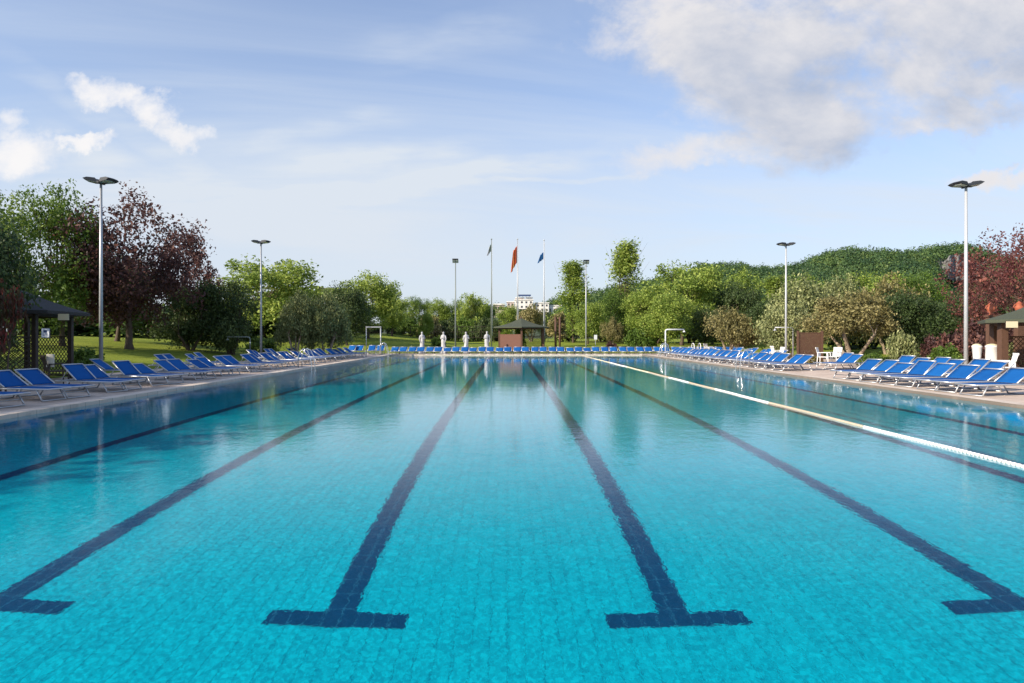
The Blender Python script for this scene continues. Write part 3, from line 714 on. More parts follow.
for _ in range(11000):
    Y = rg.uniform(200, 545); px = rg.uniform(430, 1180)
    if rg.random() > (Y / 545) ** 1.3: continue
    if px < 560 and Y < 400: continue
    if 496 < px < 566 and 395 < Y < 460: continue
    if CLIFF(px, Y): continue
    r = rg.uniform(2.0, 3.4) if rg.random() < .6 else rg.uniform(3.4, 6); blob(X(px, Y), Y, hillz(px, Y) + r * .5, r, r * rg.uniform(.8, 1.25), 120, .5); cnt += 1
V = np.concatenate(Vs).reshape(-1, 3)
tag(link('hill_wood', np_mesh('hill_wood', V, np.arange(len(V)).reshape(-1, 4), M['leaf_hill'])), 'dense green wood covering the hill behind the park', 'wood', kind='stuff')

# pale rock face high on the hill
bm = bmesh.new(); rd = random.Random(3); nx, nz = 34, 14
vv = []
for j in range(nz):
    for i in range(nx):
        f = i / (nx - 1); px = 934 + 62 * f; Yc = 424 + 12 * j / (nz - 1) + rd.uniform(-1.5, 1.5) + 4 * math.sin(f * 19) + 2.5 * math.sin(f * 41 + 1)
        zt = Z(258 + 10 * abs(f - .3) + 3 * math.sin(f * 12), 445); zb = Z(282, 436)
        vv.append(bm.verts.new((X(px, Yc), Yc, zb + (zt - zb) * j / (nz - 1) + rd.uniform(-.6, .6))))
for j in range(nz - 1):
    for i in range(nx - 1): a = j * nx + i; bm.faces.new((vv[a], vv[a + 1], vv[a + nx + 1], vv[a + nx]))
me = bpy.data.meshes.new('cliff'); bm.to_mesh(me); me.materials.append(M['rock'])
tag(link('cliff', me), kind='structure')

# ------------------------------------------------------------------ white hotel on the slope
def hotel():
    Y = 430.0; root = thing('hotel_building', (X(527, Y), Y, hillz(527, Y) - 3), 'white flat roofed hotel with stepped storeys on the slope above the gazebo', 'building')
    ox, oy, oz = root.location
    def blk(name, p0, p1, yt, yb, dy0, dy1, mat, wins=None, rows=1):
        x0, x1, z1, z0 = X(p0, Y) - ox, X(p1, Y) - ox, Z(yt, Y) - oz, Z(yb, Y) - oz
        w = MB().box(x0, x1, dy0, dy1, z0, z1).build(name, mat, root)
        MB().box(x0 - .4, x1 + .4, dy0 - .4, dy1 + .4, z1, z1 + .5).build('roof_edge', M['plaster'], w)
        if wins:
            hh = (z1 - z0) / rows
            for r_ in range(rows):
                for k in range(wins):
                    cx_ = x0 + (x1 - x0) * (k + .5) / wins; ww = (x1 - x0) / wins * .2; zb = z0 + hh * r_ + hh * .3
                    MB().box(cx_ - ww, cx_ + ww, dy0 - .12, dy0 + .3, zb, zb + hh * .42).build('window', M['window'], root)
        return w
    blk('storey', 515, 533, 300, 309, 0, 14, M['plaster'], 4, 2)
    blk('storey', 507, 514, 302, 311, 3, 13, M['plaster_pink'], 2, 2)
    blk('storey', 536, 549, 303, 312, 2, 14, M['plaster'], 3, 2)
    blk('storey', 549, 572, 305.5, 316, 4, 14, M['plaster'], 6, 1)
    blk('tower', 527, 532.5, 297.5, 299, 4, 10, M['plaster'])
    blk('penthouse', 516, 524, 297.8, 299, 3, 9, M['plaster_pink'])
    x0, x1, z0, z1 = X(518, Y) - ox, X(531, Y) - ox, Z(296, Y) - oz, Z(294.4, Y) - oz
    sg = MB().box(x0, x1, 1.5, 2.0, z0, z1).build('roof_sign', M['sign_blue'], root)
    m_ = MB()
    for k in range(4): xx = x0 + (x1 - x0) * (k + .5) / 4; m_.box(xx - .15, xx + .15, 1.6, 1.9, z0 - 1.9, z0)
    m_.build('sign_frame', M['steel_grey'], sg)
hotel()
def villa(px0, px1, yt, yb, Y, label):
    root = thing('villa', (X((px0 + px1) / 2, Y), Y, Z(yb, Y) - 1), label, 'building'); ox, oy, oz = root.location
    w = (X(px1, Y) - X(px0, Y)) / 2; h = Z(yt, Y) - oz
    MB().box(-w, w, 0, 10, -4, h).build('wall', M['plaster_pink'], root); MB().box(-w - .5, w + .5, -.5, 10.5, h, h + .8).build('roof', M['plaster'], root)
    for k in range(3): cx_ = -w + 2 * w * (k + .5) / 3; MB().box(cx_ - .7, cx_ + .7, -.1, .3, h * .45, h * .45 + 1.8).build('window', M['window'], root)
villa(494, 504, 305, 312, 400, 'small grey pink villa between trees left of the white hotel')

# ------------------------------------------------------------------ floodlight masts
def mast(px, Y, H, label, r=.07, heads=4, mat='galv', tilt=.13, hs=.70, grp='tall floodlight masts round the pool'):
    x = X(px, Y); g0 = DK if (DX0 < x < DX1 and Y < DY1) else gz(x, Y)
    root = thing('floodlight_mast', (x, Y, g0), label, 'floodlight', grp); h = H - g0
    pole = MB().tube([(0, 0, 0), (0, 0, h * .5), (0, 0, h - .12)], [r, r * .82, r * .6], 14).build('pole', M[mat], root, True)
    MB().lathe([(r * 2.2, 0), (r * 2.2, .03), (r * 1.3, .05), (r * 1.25, .22), (r * 1.02, .24)]).build('base_collar', M[mat], pole)
    MB().box(-.30 * hs, .30 * hs, -.035, .035, h - .14, h - .07).box(-.035, .035, -.30 * hs, .30 * hs, h - .15, h - .08).build('crossbar', M['dark_metal'], root)
    spots = [(-1, -1), (-1, 1), (1, -1), (1, 1)] if heads == 4 else [(-.35, -1), (.35, -1)]
    for (sx_, sy_) in spots:
        # wedge-shaped housing: thick near the mast, thin at the outer lip, glass underneath facing down and out
        m_ = MB(); c = Vector((sx_ * .40 * hs, sy_ * .17 * hs, h - .02))
        a = math.atan2(sy_ * .35, sx_) if heads == 4 else -math.pi / 2
        rot = Matrix.Rotation(a, 4, 'Z') @ Matrix.Rotation(tilt * -1 if heads == 4 else -.7, 4, 'Y')
        L, W, T = .34 * hs, .22 * hs, .16 * hs
        prof = [(-L, -T * .55), (-L * .55, T * .6), (L * .5, T * .42), (L, -T * .15), (L * .55, -T * .55)]
        vs = [c + (rot @ Vector((p, q, z_))) for q in (-W, W) for (p, z_) in prof]; n = len(prof)
        m_.add(vs, [tuple(range(n)), tuple(reversed(range(n, 2 * n)))] + [(i, i + n, (i + 1) % n + n, (i + 1) % n) for i in range(n)])
        fl = m_.build('floodlight', M['dark_metal'], root)
        gq = [c + (rot @ Vector((p, q, -T * .55 - .004))) for (p, q) in ((-L * .85, -W * .85), (L * .45, -W * .85), (L * .45, W * .85), (-L * .85, W * .85))]
        gq2 = [g_ + rot.to_3x3() @ Vector((0, 0, -.012)) for g_ in gq]
        MB().add(gq + gq2, [(0, 1, 2, 3), (7, 6, 5, 4), (0, 4, 5, 1), (1, 5, 6, 2), (2, 6, 7, 3), (3, 7, 4, 0)]).build('lamp_glass', M['glass'], fl)
    return root
mast(101, 24.3, 7.05, 'near left floodlight mast in front of the purple tree')
mast(261, 40.0, 7.05, 'farther left floodlight mast, above the dark bush trees')
mast(966, 24.9, 7.05, 'near right floodlight mast beside the right pavilion', .075, mat='mast_paint')
mast(786, 41.0, 7.05, 'farther right floodlight mast beside the grey olive tree', mat='mast_paint')
mast(455.5, 58.6, 8.0, 'thin far lamp mast left of the flagpoles with small double head', .07, 2, 'steel_grey', grp='thin lamp masts behind the far lounger row', hs=.7)
mast(586, 58.6, 7.9, 'thin far lamp mast right of the flagpoles with small double head', .065, 2, grp='thin lamp masts behind the far lounger row', hs=.7)

# ------------------------------------------------------------------ flagpoles and flags
def flagpole(px, ytop, mat, label):
    Y = 64.0; x = X(px, Y); g0 = gz(x, Y); h = Z(ytop, Y) - g0
    root = thing('flagpole', (x, Y, g0), label, 'flagpole', 'three flagpoles behind the gazebo')
    MB().tube([(0, 0, 0), (0, 0, h * .5), (0, 0, h)], [.070, .055, .035], 12).build('pole', M[mat], root, True)
    MB().lathe([(.01, h), (.06, h + .03), (.07, h + .08), (.04, h + .13), (.01, h + .15)]).build('finial', M[mat], root, True)
    MB().tube([(.09, 0, 1.2), (.10, 0, h * .5), (.07, 0, h - .1)], .012, 5).build('halyard', M['metal_white'], root)
    return root
flagpole(491.5, 240, 'steel_grey', 'dark left flagpole with small pale flag')
flagpole(517.5, 240, 'galv', 'middle flagpole with orange red flag')
flagpole(544, 241, 'mast_paint', 'pale right flagpole with small blue flag')


def flag(px, y_hi, y_lo, dx_top, dx_bot, wtop, wbot, label, cols):
    """limp flag hanging from the hoist in folds; cols is a list of (fraction of width, rgb)"""
    Y = 64.0; x = X(px, Y) - .05; k = Y / F; zh, zl = Z(y_hi, Y), Z(y_lo, Y)
    nu, nv = 26, 22; V_, Fc = [], []
    for j in range(nv):
        tt = j / (nv - 1)
        for i in range(nu):
            s_ = i / (nu - 1); spread_ = (wtop + (wbot - wtop) * tt) * k
            xx = x - (dx_top + (dx_bot - dx_top) * tt) * k * s_ ** .8 - spread_ * s_ * .5 + math.sin(s_ * 15 + tt * 2) * .05 * s_
            yy_ = Y + math.sin(s_ * 17 + tt * 1.5) * .14 * (.3 + s_) + .1 * s_
            zz_ = zh + (zl - zh) * (tt * .62 + .38 * s_ * (.35 + .65 * tt)) - s_ * .25 * (1 - tt)
            V_.append((xx, yy_, zz_))
    Fq = [(j * nu + i, j * nu + i + 1, (j + 1) * nu + i + 1, (j + 1) * nu + i) for j in range(nv - 1) for i in range(nu - 1)]
    me = bpy.data.meshes.new('flag'); me.from_pydata(V_, [], Fq)
    for ci, (fr, c_) in enumerate(cols):
        mt, t, b = new_mat(f'{label[:12]} cloth {ci}'); g_ = t.nodes.new('ShaderNodeTexCoord')
        t.links.new(mixc(t, noise(t, g_.outputs['Object'], 3, 3), [c * .8 for c in c_], c_), b.inputs['Base Color']); b.inputs['Roughness'].default_value = .8
        tr = t.nodes.new('ShaderNodeBsdfTranslucent'); tr.inputs[0].default_value = (*c_, 1); ms_ = t.nodes.new('ShaderNodeMixShader'); ms_.inputs[0].default_value = .35
        t.links.new(b.outputs[0], ms_.inputs[1]); t.links.new(tr.outputs[0], ms_.inputs[2]); t.links.new(ms_.outputs[0], t.nodes['Material Output'].inputs[0])
        me.materials.append(mt)
    for p in me.polygons:
        s_ = (p.index % (nu - 1)) / (nu - 1); a = 0
        for ci, (fr, _) in enumerate(cols):
            if s_ >= a: p.material_index = ci
            a += fr
        p.use_smooth = True
    o = link('flag', me); sol = o.modifiers.new('cloth', 'SOLIDIFY'); sol.thickness = .006
    tag(o, label, 'flag'); return o
flag(491.5, 244, 256, 1.5, 3.0, 1.0, 1.5, 'small pale green and white flag hanging from the left flagpole', [(.3, (.22, .32, .26)), (.45, (.62, .64, .64)), (.25, (.38, .40, .44))])
flag(517.5, 246, 273, 3.0, 4.5, 2.5, 2.5, 'large limp orange red flag hanging from the middle flagpole', [(.35, (.60, .10, .04)), (.25, (.80, .38, .12)), (.4, (.70, .18, .06))])
flag(544, 252, 263.5, 3.0, 4.5, 1.6, 2.2, 'small limp blue flag hanging from the right flagpole', [(1.0, (.03, .19, .48))])

# ------------------------------------------------------------------ gazebo and pavilions
def hex_roof(rad, z0, z1, n=6, rot=0.0, sag=.12, over=.10, rings=7):
    m_ = MB(); pts = []
    for k in range(rings + 1):
        f = k / rings; r_ = rad * (1 - f) + .02; z = z0 + (z1 - z0) * f - sag * math.sin(math.pi * f)
        pts.append([(math.cos(rot + 2 * math.pi * j / n) * r_, math.sin(rot + 2 * math.pi * j / n) * r_, z) for j in range(n)])
    o = 0
    for ring_ in pts: m_.v += ring_
    for k in range(rings):
        for j in range(n):
            a, b_ = k * n + j, k * n + (j + 1) % n; m_.f.append((a, b_, b_ + n, a + n))
    m_.f.append(tuple(rings * n + j for j in range(n)))
    low_ = len(m_.v); m_.v += [(x_, y_, z_ - over) for (x_, y_, z_) in pts[0]]
    for j in range(n): m_.f.append((low_ + j, low_ + (j + 1) % n, (j + 1) % n, j))
    m_.f.append(tuple(low_ + j for j in reversed(range(n)))); return m_


def lattice(m_, a, b_, z0, z1, pitch=.16, w=.022):
    """crossed diagonal slats between two posts"""
    a, b_ = Vector(a[:2]), Vector(b_[:2]); L = (b_ - a).length; d = (b_ - a) / L; H_ = z1 - z0; nrm = Vector((-d.y, d.x))
    k = -H_
    while k < L:
        for sgn in (1, -1):
            s0, s1 = max(k, 0), min(k + H_, L)
            if s1 - s0 > .03:
                q0, q1 = z0 + (s0 - k), z0 + (s1 - k)
                if sgn < 0: q0, q1 = z0 + z1 - q0, z0 + z1 - q1
                off = nrm * (.008 * sgn)
                p0 = a + d * s0 + off; p1 = a + d * s1 + off; m_.bar((p0.x, p0.y, q0), (p1.x, p1.y, q1), w, .012, up=(nrm.x, nrm.y, 0))
        k += pitch
    for z in (z0, z1): m_.bar((a.x, a.y, z), (b_.x, b_.y, z), .05, .05)


def pavilion(cx_, cy_, zb, rad, ze, zp, rot, label, shingle, wood, post_w=.13, n=6, panels=None, name='pavilion'):
    root = thing(name, (cx_, cy_, zb), label, 'gazebo'); rp = rad * .80
    roof = hex_roof(rad, ze - zb, zp - zb, n, rot).build('roof', M[shingle], root)
    MB().lathe([(.05, zp - zb - .05), (.10, zp - zb), (.05, zp - zb + .08), (.01, zp - zb + .16)], n=8).build('finial', M[wood], roof)
    P = [(math.cos(rot + 2 * math.pi * j / n) * rp, math.sin(rot + 2 * math.pi * j / n) * rp) for j in range(n)]
    for (x_, y_) in P: MB().box(x_ - post_w / 2, x_ + post_w / 2, y_ - post_w / 2, y_ + post_w / 2, 0, ze - zb + .02).build('post', M[wood], root)
    m_ = MB()
    for j in range(n): a, b_ = P[j], P[(j + 1) % n]; m_.bar((*a, ze - zb - .10), (*b_, ze - zb - .10), .07, .14)
    m_.build('eaves_beam', M[wood], root)
    for (j, z0, z1, kd) in panels or []:
        a, b_ = P[j], P[(j + 1) % n]; m_ = MB()
        if kd == 'solid': m_.bar((*a, (z0 + z1) / 2), (*b_, (z0 + z1) / 2), .05, z1 - z0); m_.build('wall_panel', M['brick'], root)
        elif kd == 'low': lattice(m_, a, b_, z0, z1, .10, .03); m_.build('rail_panel', M['towel'] if False else M[wood], root)
        else: lattice(m_, a, b_, z0, z1); m_.build('lattice_panel', M[wood], root)
    return root, P
g_x, g_y = X(521, 60.2), 60.2
gaz, _ = pavilion(g_x, g_y, gz(g_x, g_y), 2.75, 2.30, 3.1, R(30), 'small gazebo with dark green pyramid roof in front of the flagpoles', 'shingle_green', 'wood', .15,
         panels=[(3, .05, 1.45, 'solid'), (5, .05, .75, 'solid'), (0, .05, 1.3, 'lat')], name='gazebo')
l_x, l_y = -16.4, 21.6
lp, LPOST = pavilion(l_x, l_y, DK, 2.75, 2.26, 3.45, R(38), 'dark wooden pavilion with lattice sides and pointed shingle roof on the left deck', 'shingle', 'wood_dark', .13,
         panels=[(0, .1, 1.4, 'lat'), (1, .1, 1.4, 'lat'), (2, .1, 1.4, 'lat'), (3, .1, 1.4, 'lat'), (4, .1, 1.4, 'lat')])
r_x, r_y = 18.6, 22.6
rp_, RPOST = pavilion(r_x, r_y, DK, 2.75, 2.02, 3.1, R(0), 'brown wooden pavilion with thick posts cut by the right edge of the photo', 'shingle_green', 'wood', .22,
         panels=[(0, .1, 1.4, 'lat'), (1, .1, 1.4, 'lat'), (5, .1, 1.4, 'lat'), (4, .1, 1.4, 'lat')])
def board(cx_, cy_, cz, w, h, yaw, mat, label, cat='sign', rows=0, name='notice_board'):
    root = thing(name, (cx_, cy_, cz), label, cat, rz=yaw)
    MB().box(-w / 2, w / 2, -.012, .012, -h / 2, h / 2).build('panel', M[mat], root)
    MB().box(-w / 2 - .015, w / 2 + .015, .012, .03, -h / 2 - .015, h / 2 + .015).build('backing', M['wood_dark'], root)
    if rows:
        m_ = MB(); m_.box(-.05, .05, -.0145, -.012, h * .05, h * .32)
        for k in range(rows): z_ = -h * .10 - k * h * .09; m_.box(-w * .32, w * .32, -.0145, -.012, z_, z_ + h * .035)
        m_.build('printed_mark', M['sign_blue'], root)
board(X(45.5, 19.0), 19.0, Z(333, 19.0), .21, .25, 0, 'paper', 'white notice sheet on the front post of the left pavilion', rows=3)
board(X(1.5, 19.1), 19.1, Z(335, 19.1), .21, .26, 0, 'paper', 'white notice sheet at the left edge of the photo on the left pavilion', rows=3)
board(X(63.5, 20.6), 20.6, Z(317, 20.6), .32, .19, 0, 'cream', 'cream sign panel hanging under the left pavilion roof')
board(X(1012, 20.45), 20.45, Z(324.5, 20.45), .34, .19, 0, 'cream', 'cream sign panel hanging under the right pavilion roof')

# terracotta ornaments beyond the right pavilion roof
def pot(px, Y, ytop, label):
    x = X(px, Y); root = thing('terracotta_urn', (x, Y, Z(ytop, Y) - .55), label, 'urn')
    MB().lathe([(.07, 0), (.12, .02), (.05, .08), (.17, .22), (.19, .34), (.12, .44), (.15, .47), (.14, .49)], n=18).build('body', M['terracotta'], root, True)
    MB().tube([(-.16, 0, .25), (-.26, 0, .33), (-.22, 0, .43), (-.12, 0, .44)], .022, 7).build('handle', M['terracotta'], root)
    MB().tube([(.16, 0, .25), (.26, 0, .33), (.22, 0, .43), (.12, 0, .44)], .022, 7).build('handle', M['terracotta'], root)
    MB().lathe([(.10, .49), (.12, .51), (.04, .57), (.01, .60)], n=14).build('lid', M['terracotta'], root)
    root.scale = (.8, .8, .85); return root
def pillar(x, Y, z1, label):
    root = thing('wooden_pillar', (x, Y, DK if x < DX1 else gz(x, Y)), label, 'pillar'); h = z1 - root.location.z
    MB().box(-.12, .12, -.12, .12, 0, h - .06).build('shaft', M['wood'], root); MB().box(-.17, .17, -.17, .17, h - .06, h).build('capital', M['wood'], root)
for (px, yt, lb, lb2) in ((991, 301, 'orange terracotta urn above the left eave of the right pavilion', 'wooden pillar behind the right pavilion carrying the left urn'), (1019, 300, 'orange terracotta urn near the right edge above the right pavilion roof', 'wooden pillar behind the right pavilion carrying the right urn')):
    Yp = 26.2; pot(px, Yp, yt, lb); pillar(X(px, Yp), Yp, Z(yt, Yp) - .55, lb2)

# ------------------------------------------------------------------ sun loungers
FR = 0.020
def make_lounger(ang=25):
    root = thing('sun_lounger', (0, 0, DK), 'x', 'sun lounger')     # foot end at +X, head at -X, hinge near x = -.25
    h, w = .28, .31; c, s_ = math.cos(R(ang)), math.sin(R(ang))
    m_ = MB()
    for sy_ in (-w, w): m_.tube([(-.98, sy_, h), (.0, sy_, h), (.95, sy_, h)], FR, 8)
    m_.tube([(.95, -w, h), (.95, w, h)], FR, 8); m_.tube([(-.98, -w, h), (-.98, w, h)], FR, 8)
    m_.build('frame', M['alu'], root, True)
    # sling of the flat part, slightly sagging
    n = 9; vs = []; fs = []
    for i in range(n):
        x_ = -.26 + 1.19 * i / (n - 1)
        for q in range(5): y_ = -w + .015 + (2 * w - .03) * q / 4; vs.append((x_, y_, h + .012 - .022 * math.sin(math.pi * q / 4) * math.sin(math.pi * i / (n - 1))))
    for i in range(n - 1):
        for q in range(4): a = i * 5 + q; fs.append((a, a + 1, a + 6, a + 5))
    o = MB().add(vs, fs).build('seat_sling', M['sling'], root, True); o.modifiers.new('cloth', 'SOLIDIFY').thickness = .008
    L = .64; hx, hz_ = -.26, h + .03
    P_ = lambda d, y_, lift=0: (hx - c * d - s_ * lift, y_, hz_ + s_ * d + c * lift)
    m_ = MB()
    for sy_ in (-w + .0, w - .0): m_.tube([P_(0, sy_), P_(L, sy_)], FR * .95, 8)
    m_.tube([P_(L, -w), P_(L, w)], FR * .95, 8)
    br = m_.build('backrest', M['alu'], root, True)
    vs = []; fs = []
    for i in range(7):
        for q in range(5): vs.append(P_(.01 + (L - .02) * i / 6, -w + .02 + (2 * w - .04) * q / 4, -.02 * math.sin(math.pi * q / 4) * math.sin(math.pi * i / 6)))
    for i in range(6):
        for q in range(4): a = i * 5 + q; fs.append((a, a + 1, a + 6, a + 5))
    o = MB().add(vs, fs).build('backrest_sling', M['sling'], br, True); o.modifiers.new('cloth', 'SOLIDIFY').thickness = .008
    for sy_ in (-w + .05, w - .05): MB().tube([P_(.45, sy_), (-.86, sy_, h)], .011, 6).build('backrest_stay', M['alu'], root)
    for (xt, xb) in ((.62, .80), (-.52, -.72)):
        m_ = MB()
        for sy_ in (-w, w): m_.tube([(xt, sy_, h), (xb, sy_ * 1.04, .015)], FR * .9, 7)
        m_.tube([(xb, -w * 1.04, .018), (xb, w * 1.04, .018)], FR * .9, 7); xm = (xt + xb) / 2
        m_.tube([(xm, -w, h * .5), (xm, w, h * .5)], FR * .6, 6)
        m_.build('leg', M['alu'], root, True)
    return root

proto = {25: make_lounger(34), 31: make_lounger(40), 20: make_lounger(27)}
used = {a: False for a in proto}
def put_lounger(x, y, rz, label, group, a=25, z=DK):
    if not used[a]:
        used[a] = True; o = proto[a]; o.location = (x, y, z); o.rotation_euler = (0, 0, rz); o['label'] = label; o['group'] = group
    else: o = dup(proto[a], (x, y, z), rz, label, group=group)
    o.scale = (.95, .95, .95); return o
rd = random.Random(21)
ORD = ['first', 'second', 'third', 'fourth', 'fifth', 'sixth', 'seventh', 'eighth', 'ninth', 'tenth', 'eleventh', 'twelfth', 'thirteenth', 'fourteenth', 'fifteenth', 'sixteenth', 'seventeenth', 'eighteenth', 'nineteenth', 'twentieth',
       'twenty-first', 'twenty-second', 'twenty-third', 'twenty-fourth', 'twenty-fifth', 'twenty-sixth', 'twenty-seventh', 'twenty-eighth', 'twenty-ninth', 'thirtieth', 'thirty-first', 'thirty-second', 'thirty-third', 'thirty-fourth', 'thirty-fifth', 'thirty-sixth', 'thirty-seventh', 'thirty-eighth', 'thirty-ninth', 'fortieth', 'forty-first', 'forty-second']
# left front row: feet towards the pool, in pairs
ys = []; y = 13.0
while y < 49.5:
    ys += [y, y + .74]; y += 2.25 + rd.uniform(-.12, .25)
for i, y in enumerate(ys): put_lounger(-10.68 + rd.uniform(-.08, .08), y, R(rd.uniform(-6, 6)) - R(12), f'blue lounger, {ORD[i]} from the camera in the left deck front row', 'blue loungers in the front row of the left deck', 25 if rd.random() < .75 else (31 if rd.random() < .6 else 20))
# left second row, behind
l2 = [(-13.3, 23.3), (-13.3, 27.4), (-13.35, 28.15), (-13.3, 30.1), (-13.3, 30.85), (-13.3, 37.0), (-13.3, 37.75), (-13.3, 39.6), (-13.3, 40.4), (-13.3, 43.8), (-13.3, 44.6)]
for i, (x, y) in enumerate(l2): put_lounger(x, y, R(rd.uniform(-6, 4)), f'blue lounger, {ORD[i]} from the camera in the sparse left deck back row', 'blue loungers in the back row of the left deck', 31 if i % 3 else 25)
# right front row; near cluster then gap then far cluster
def in_px(px, x): return x * F / (px - CX)
yr = [16.45, 17.5, 18.25, 19.35, 20.1, 21.2, 22.2, 22.95]
yf = []; y = 28.3
while y < 50.0:
    yf += [y, y + .76]; y += 1.95 + rd.uniform(-.1, .2)
for i, y in enumerate(yr + yf): put_lounger(11.85 + rd.uniform(-.06, .06), y, math.pi + R(rd.uniform(-5, 5)) + R(17), f'blue lounger, {ORD[i]} from the camera in the right deck front row', 'blue loungers in the front row of the right deck', 25 if rd.random() < .7 else (31 if rd.random() < .6 else 20))
r2 = [(14.4, 20.8), (14.4, 21.55), (14.4, 22.7), (14.4, 23.45), (14.4, 24.6), (14.4, 25.4), (14.4, 29.2), (14.4, 29.95), (15.0, 38.5), (15.0, 40.3), (15.0, 41.1), (15.0, 42.9), (15.0, 43.7), (15.0, 45.6), (15.0, 46.4)]
for i, (x, y) in enumerate(r2): put_lounger(x, y, math.pi + R(rd.uniform(-4, 4)) + R(15), f'blue lounger, {ORD[i]} from the camera in the right deck back row', 'blue loungers in the back row of the right deck', 31 if i % 2 else 25)
# far row facing the camera across the end of the pool
px = 394.0; i = 0; gap = [0, 1]
while px < 742:
    low_back = rd.random() < .13
    o_ = put_lounger(X(px, 54.5), 54.5 + rd.uniform(-.05, .05), -math.pi / 2 + R(rd.uniform(-2, 2)), f'blue lounger, {ORD[i]} from the left in the row across the far pool end', 'blue loungers in the row across the far end', 20 if low_back else 25); o_.scale = (1, 1, .84)
    i += 1; px += 8.3 if i % 2 else (8.9 + rd.uniform(0, .8))
# a few at the far left corner, behind the frame
for k, (px, Y) in enumerate(((350, 55.0), (358, 55.2), (371, 55.3), (380, 55.2))):
    put_lounger(X(px, Y), Y, -math.pi / 2 + R(-8 + 4 * k), f'blue lounger by the n shaped white frame, {ORD[k]} from the left', 'blue loungers at the far left corner', 31)

# ------------------------------------------------------------------ statues
def statue(px, Y, ytop, label, var, rz):
    x = X(px, Y); g0 = DK; H_ = Z(ytop, Y) - g0
    root = thing('statue', (x, Y, g0), label, 'statue', 'white draped statues behind the far loungers', rz)
    MB().box(-.24, .24, -.24, .24, 0, .10).box(-.20, .20, -.20, .20, .10, .28).box(-.23, .23, -.23, .23, .28, .34).build('plinth', M['marble'], root)
    h = H_ - .34; ns, nr = 30, 28; vs = []; fs = []
    prof = [(0, .21, .19), (.08, .20, .18), (.30, .17, .15), (.46, .18, .15), (.55, .165, .13), (.62, .145, .115), (.72, .185, .125), (.79, .205, .12), (.825, .15, .10), (.845, .065, .065), (.87, .055, .06), (.895, .07, .08), (.935, .078, .092), (.97, .065, .08), (.995, .025, .03), (1.0, .004, .004)]
    sc_ = h / 1.5
    for i in range(ns):
        f = i / (ns - 1)
        for (a, b_) in zip(prof, prof[1:]):
            if a[0] <= f <= b_[0]: q = (f - a[0]) / (b_[0] - a[0]); rx, ry = a[1] + (b_[1] - a[1]) * q, a[2] + (b_[2] - a[2]) * q; break
        ox = .05 * var * math.sin(f * 3.0) - .02 * var; fold = .09 * max(0, 1 - f / .62) + .03 * (f < .8)
        for j in range(nr):
            th = 2 * math.pi * j / nr; k = 1 + fold * math.sin(th * 7 + f * 2.5 * var) + fold * .6 * math.sin(th * 12 + var)
            vs.append((math.cos(th) * rx * k * sc_ + ox, math.sin(th) * ry * k * sc_, .34 + f * h))
    for i in range(ns - 1):
        for j in range(nr): fs.append((i * nr + j, i * nr + (j + 1) % nr, (i + 1) * nr + (j + 1) % nr, (i + 1) * nr + j))
    m_ = MB().add(vs, fs)
    sh = .34 + .79 * h
    for sgn in (-1, 1):
        bend = var if sgn > 0 else -var
        if bend > 0: pts = [(sgn * .17, 0, sh), (sgn * .25, -.04, sh - .27), (sgn * .05, -.19, sh - .20)]
        else: pts = [(sgn * .17, 0, sh), (sgn * .235, .0, sh - .28), (sgn * .20, -.10, sh - .50)]
        m_.tube([(a * sc_, b_ * sc_, c_) for (a, b_, c_) in pts], [.058 * sc_, .046 * sc_, .034 * sc_], 10)
        e2 = Vector(pts[-1]) * 1.0; m_.tube([(e2.x * sc_, e2.y * sc_, e2.z), (e2.x * sc_ - .02 * sgn, e2.y * sc_ - .03, e2.z - .08)], [.032 * sc_, .018 * sc_], 8)
    m_.build('figure', M['marble'], root, True)
    MB().lathe([(.02, .34 + h * .93), (.088 * sc_, .34 + h * .945), (.085 * sc_, .34 + h * .975), (.05 * sc_, .34 + h * 1.0), (.01, .34 + h * 1.012)], n=14, sq=(1, 1.15)).build('hair', M['marble'], root, True)
statue(422, 57.5, 332, 'white stone statue farthest left of the four behind the far loungers', 1, .4)
statue(443.5, 57.5, 332, 'white draped statue second from left, left of the far left lamp mast', -1, -.3)
statue(466, 57.5, 332, 'white statue with bent arm just right of the far left lamp mast', 1, .1)
statue(487, 57.5, 331.5, 'white draped statue farthest right, beside the left flagpole', -1, .2)

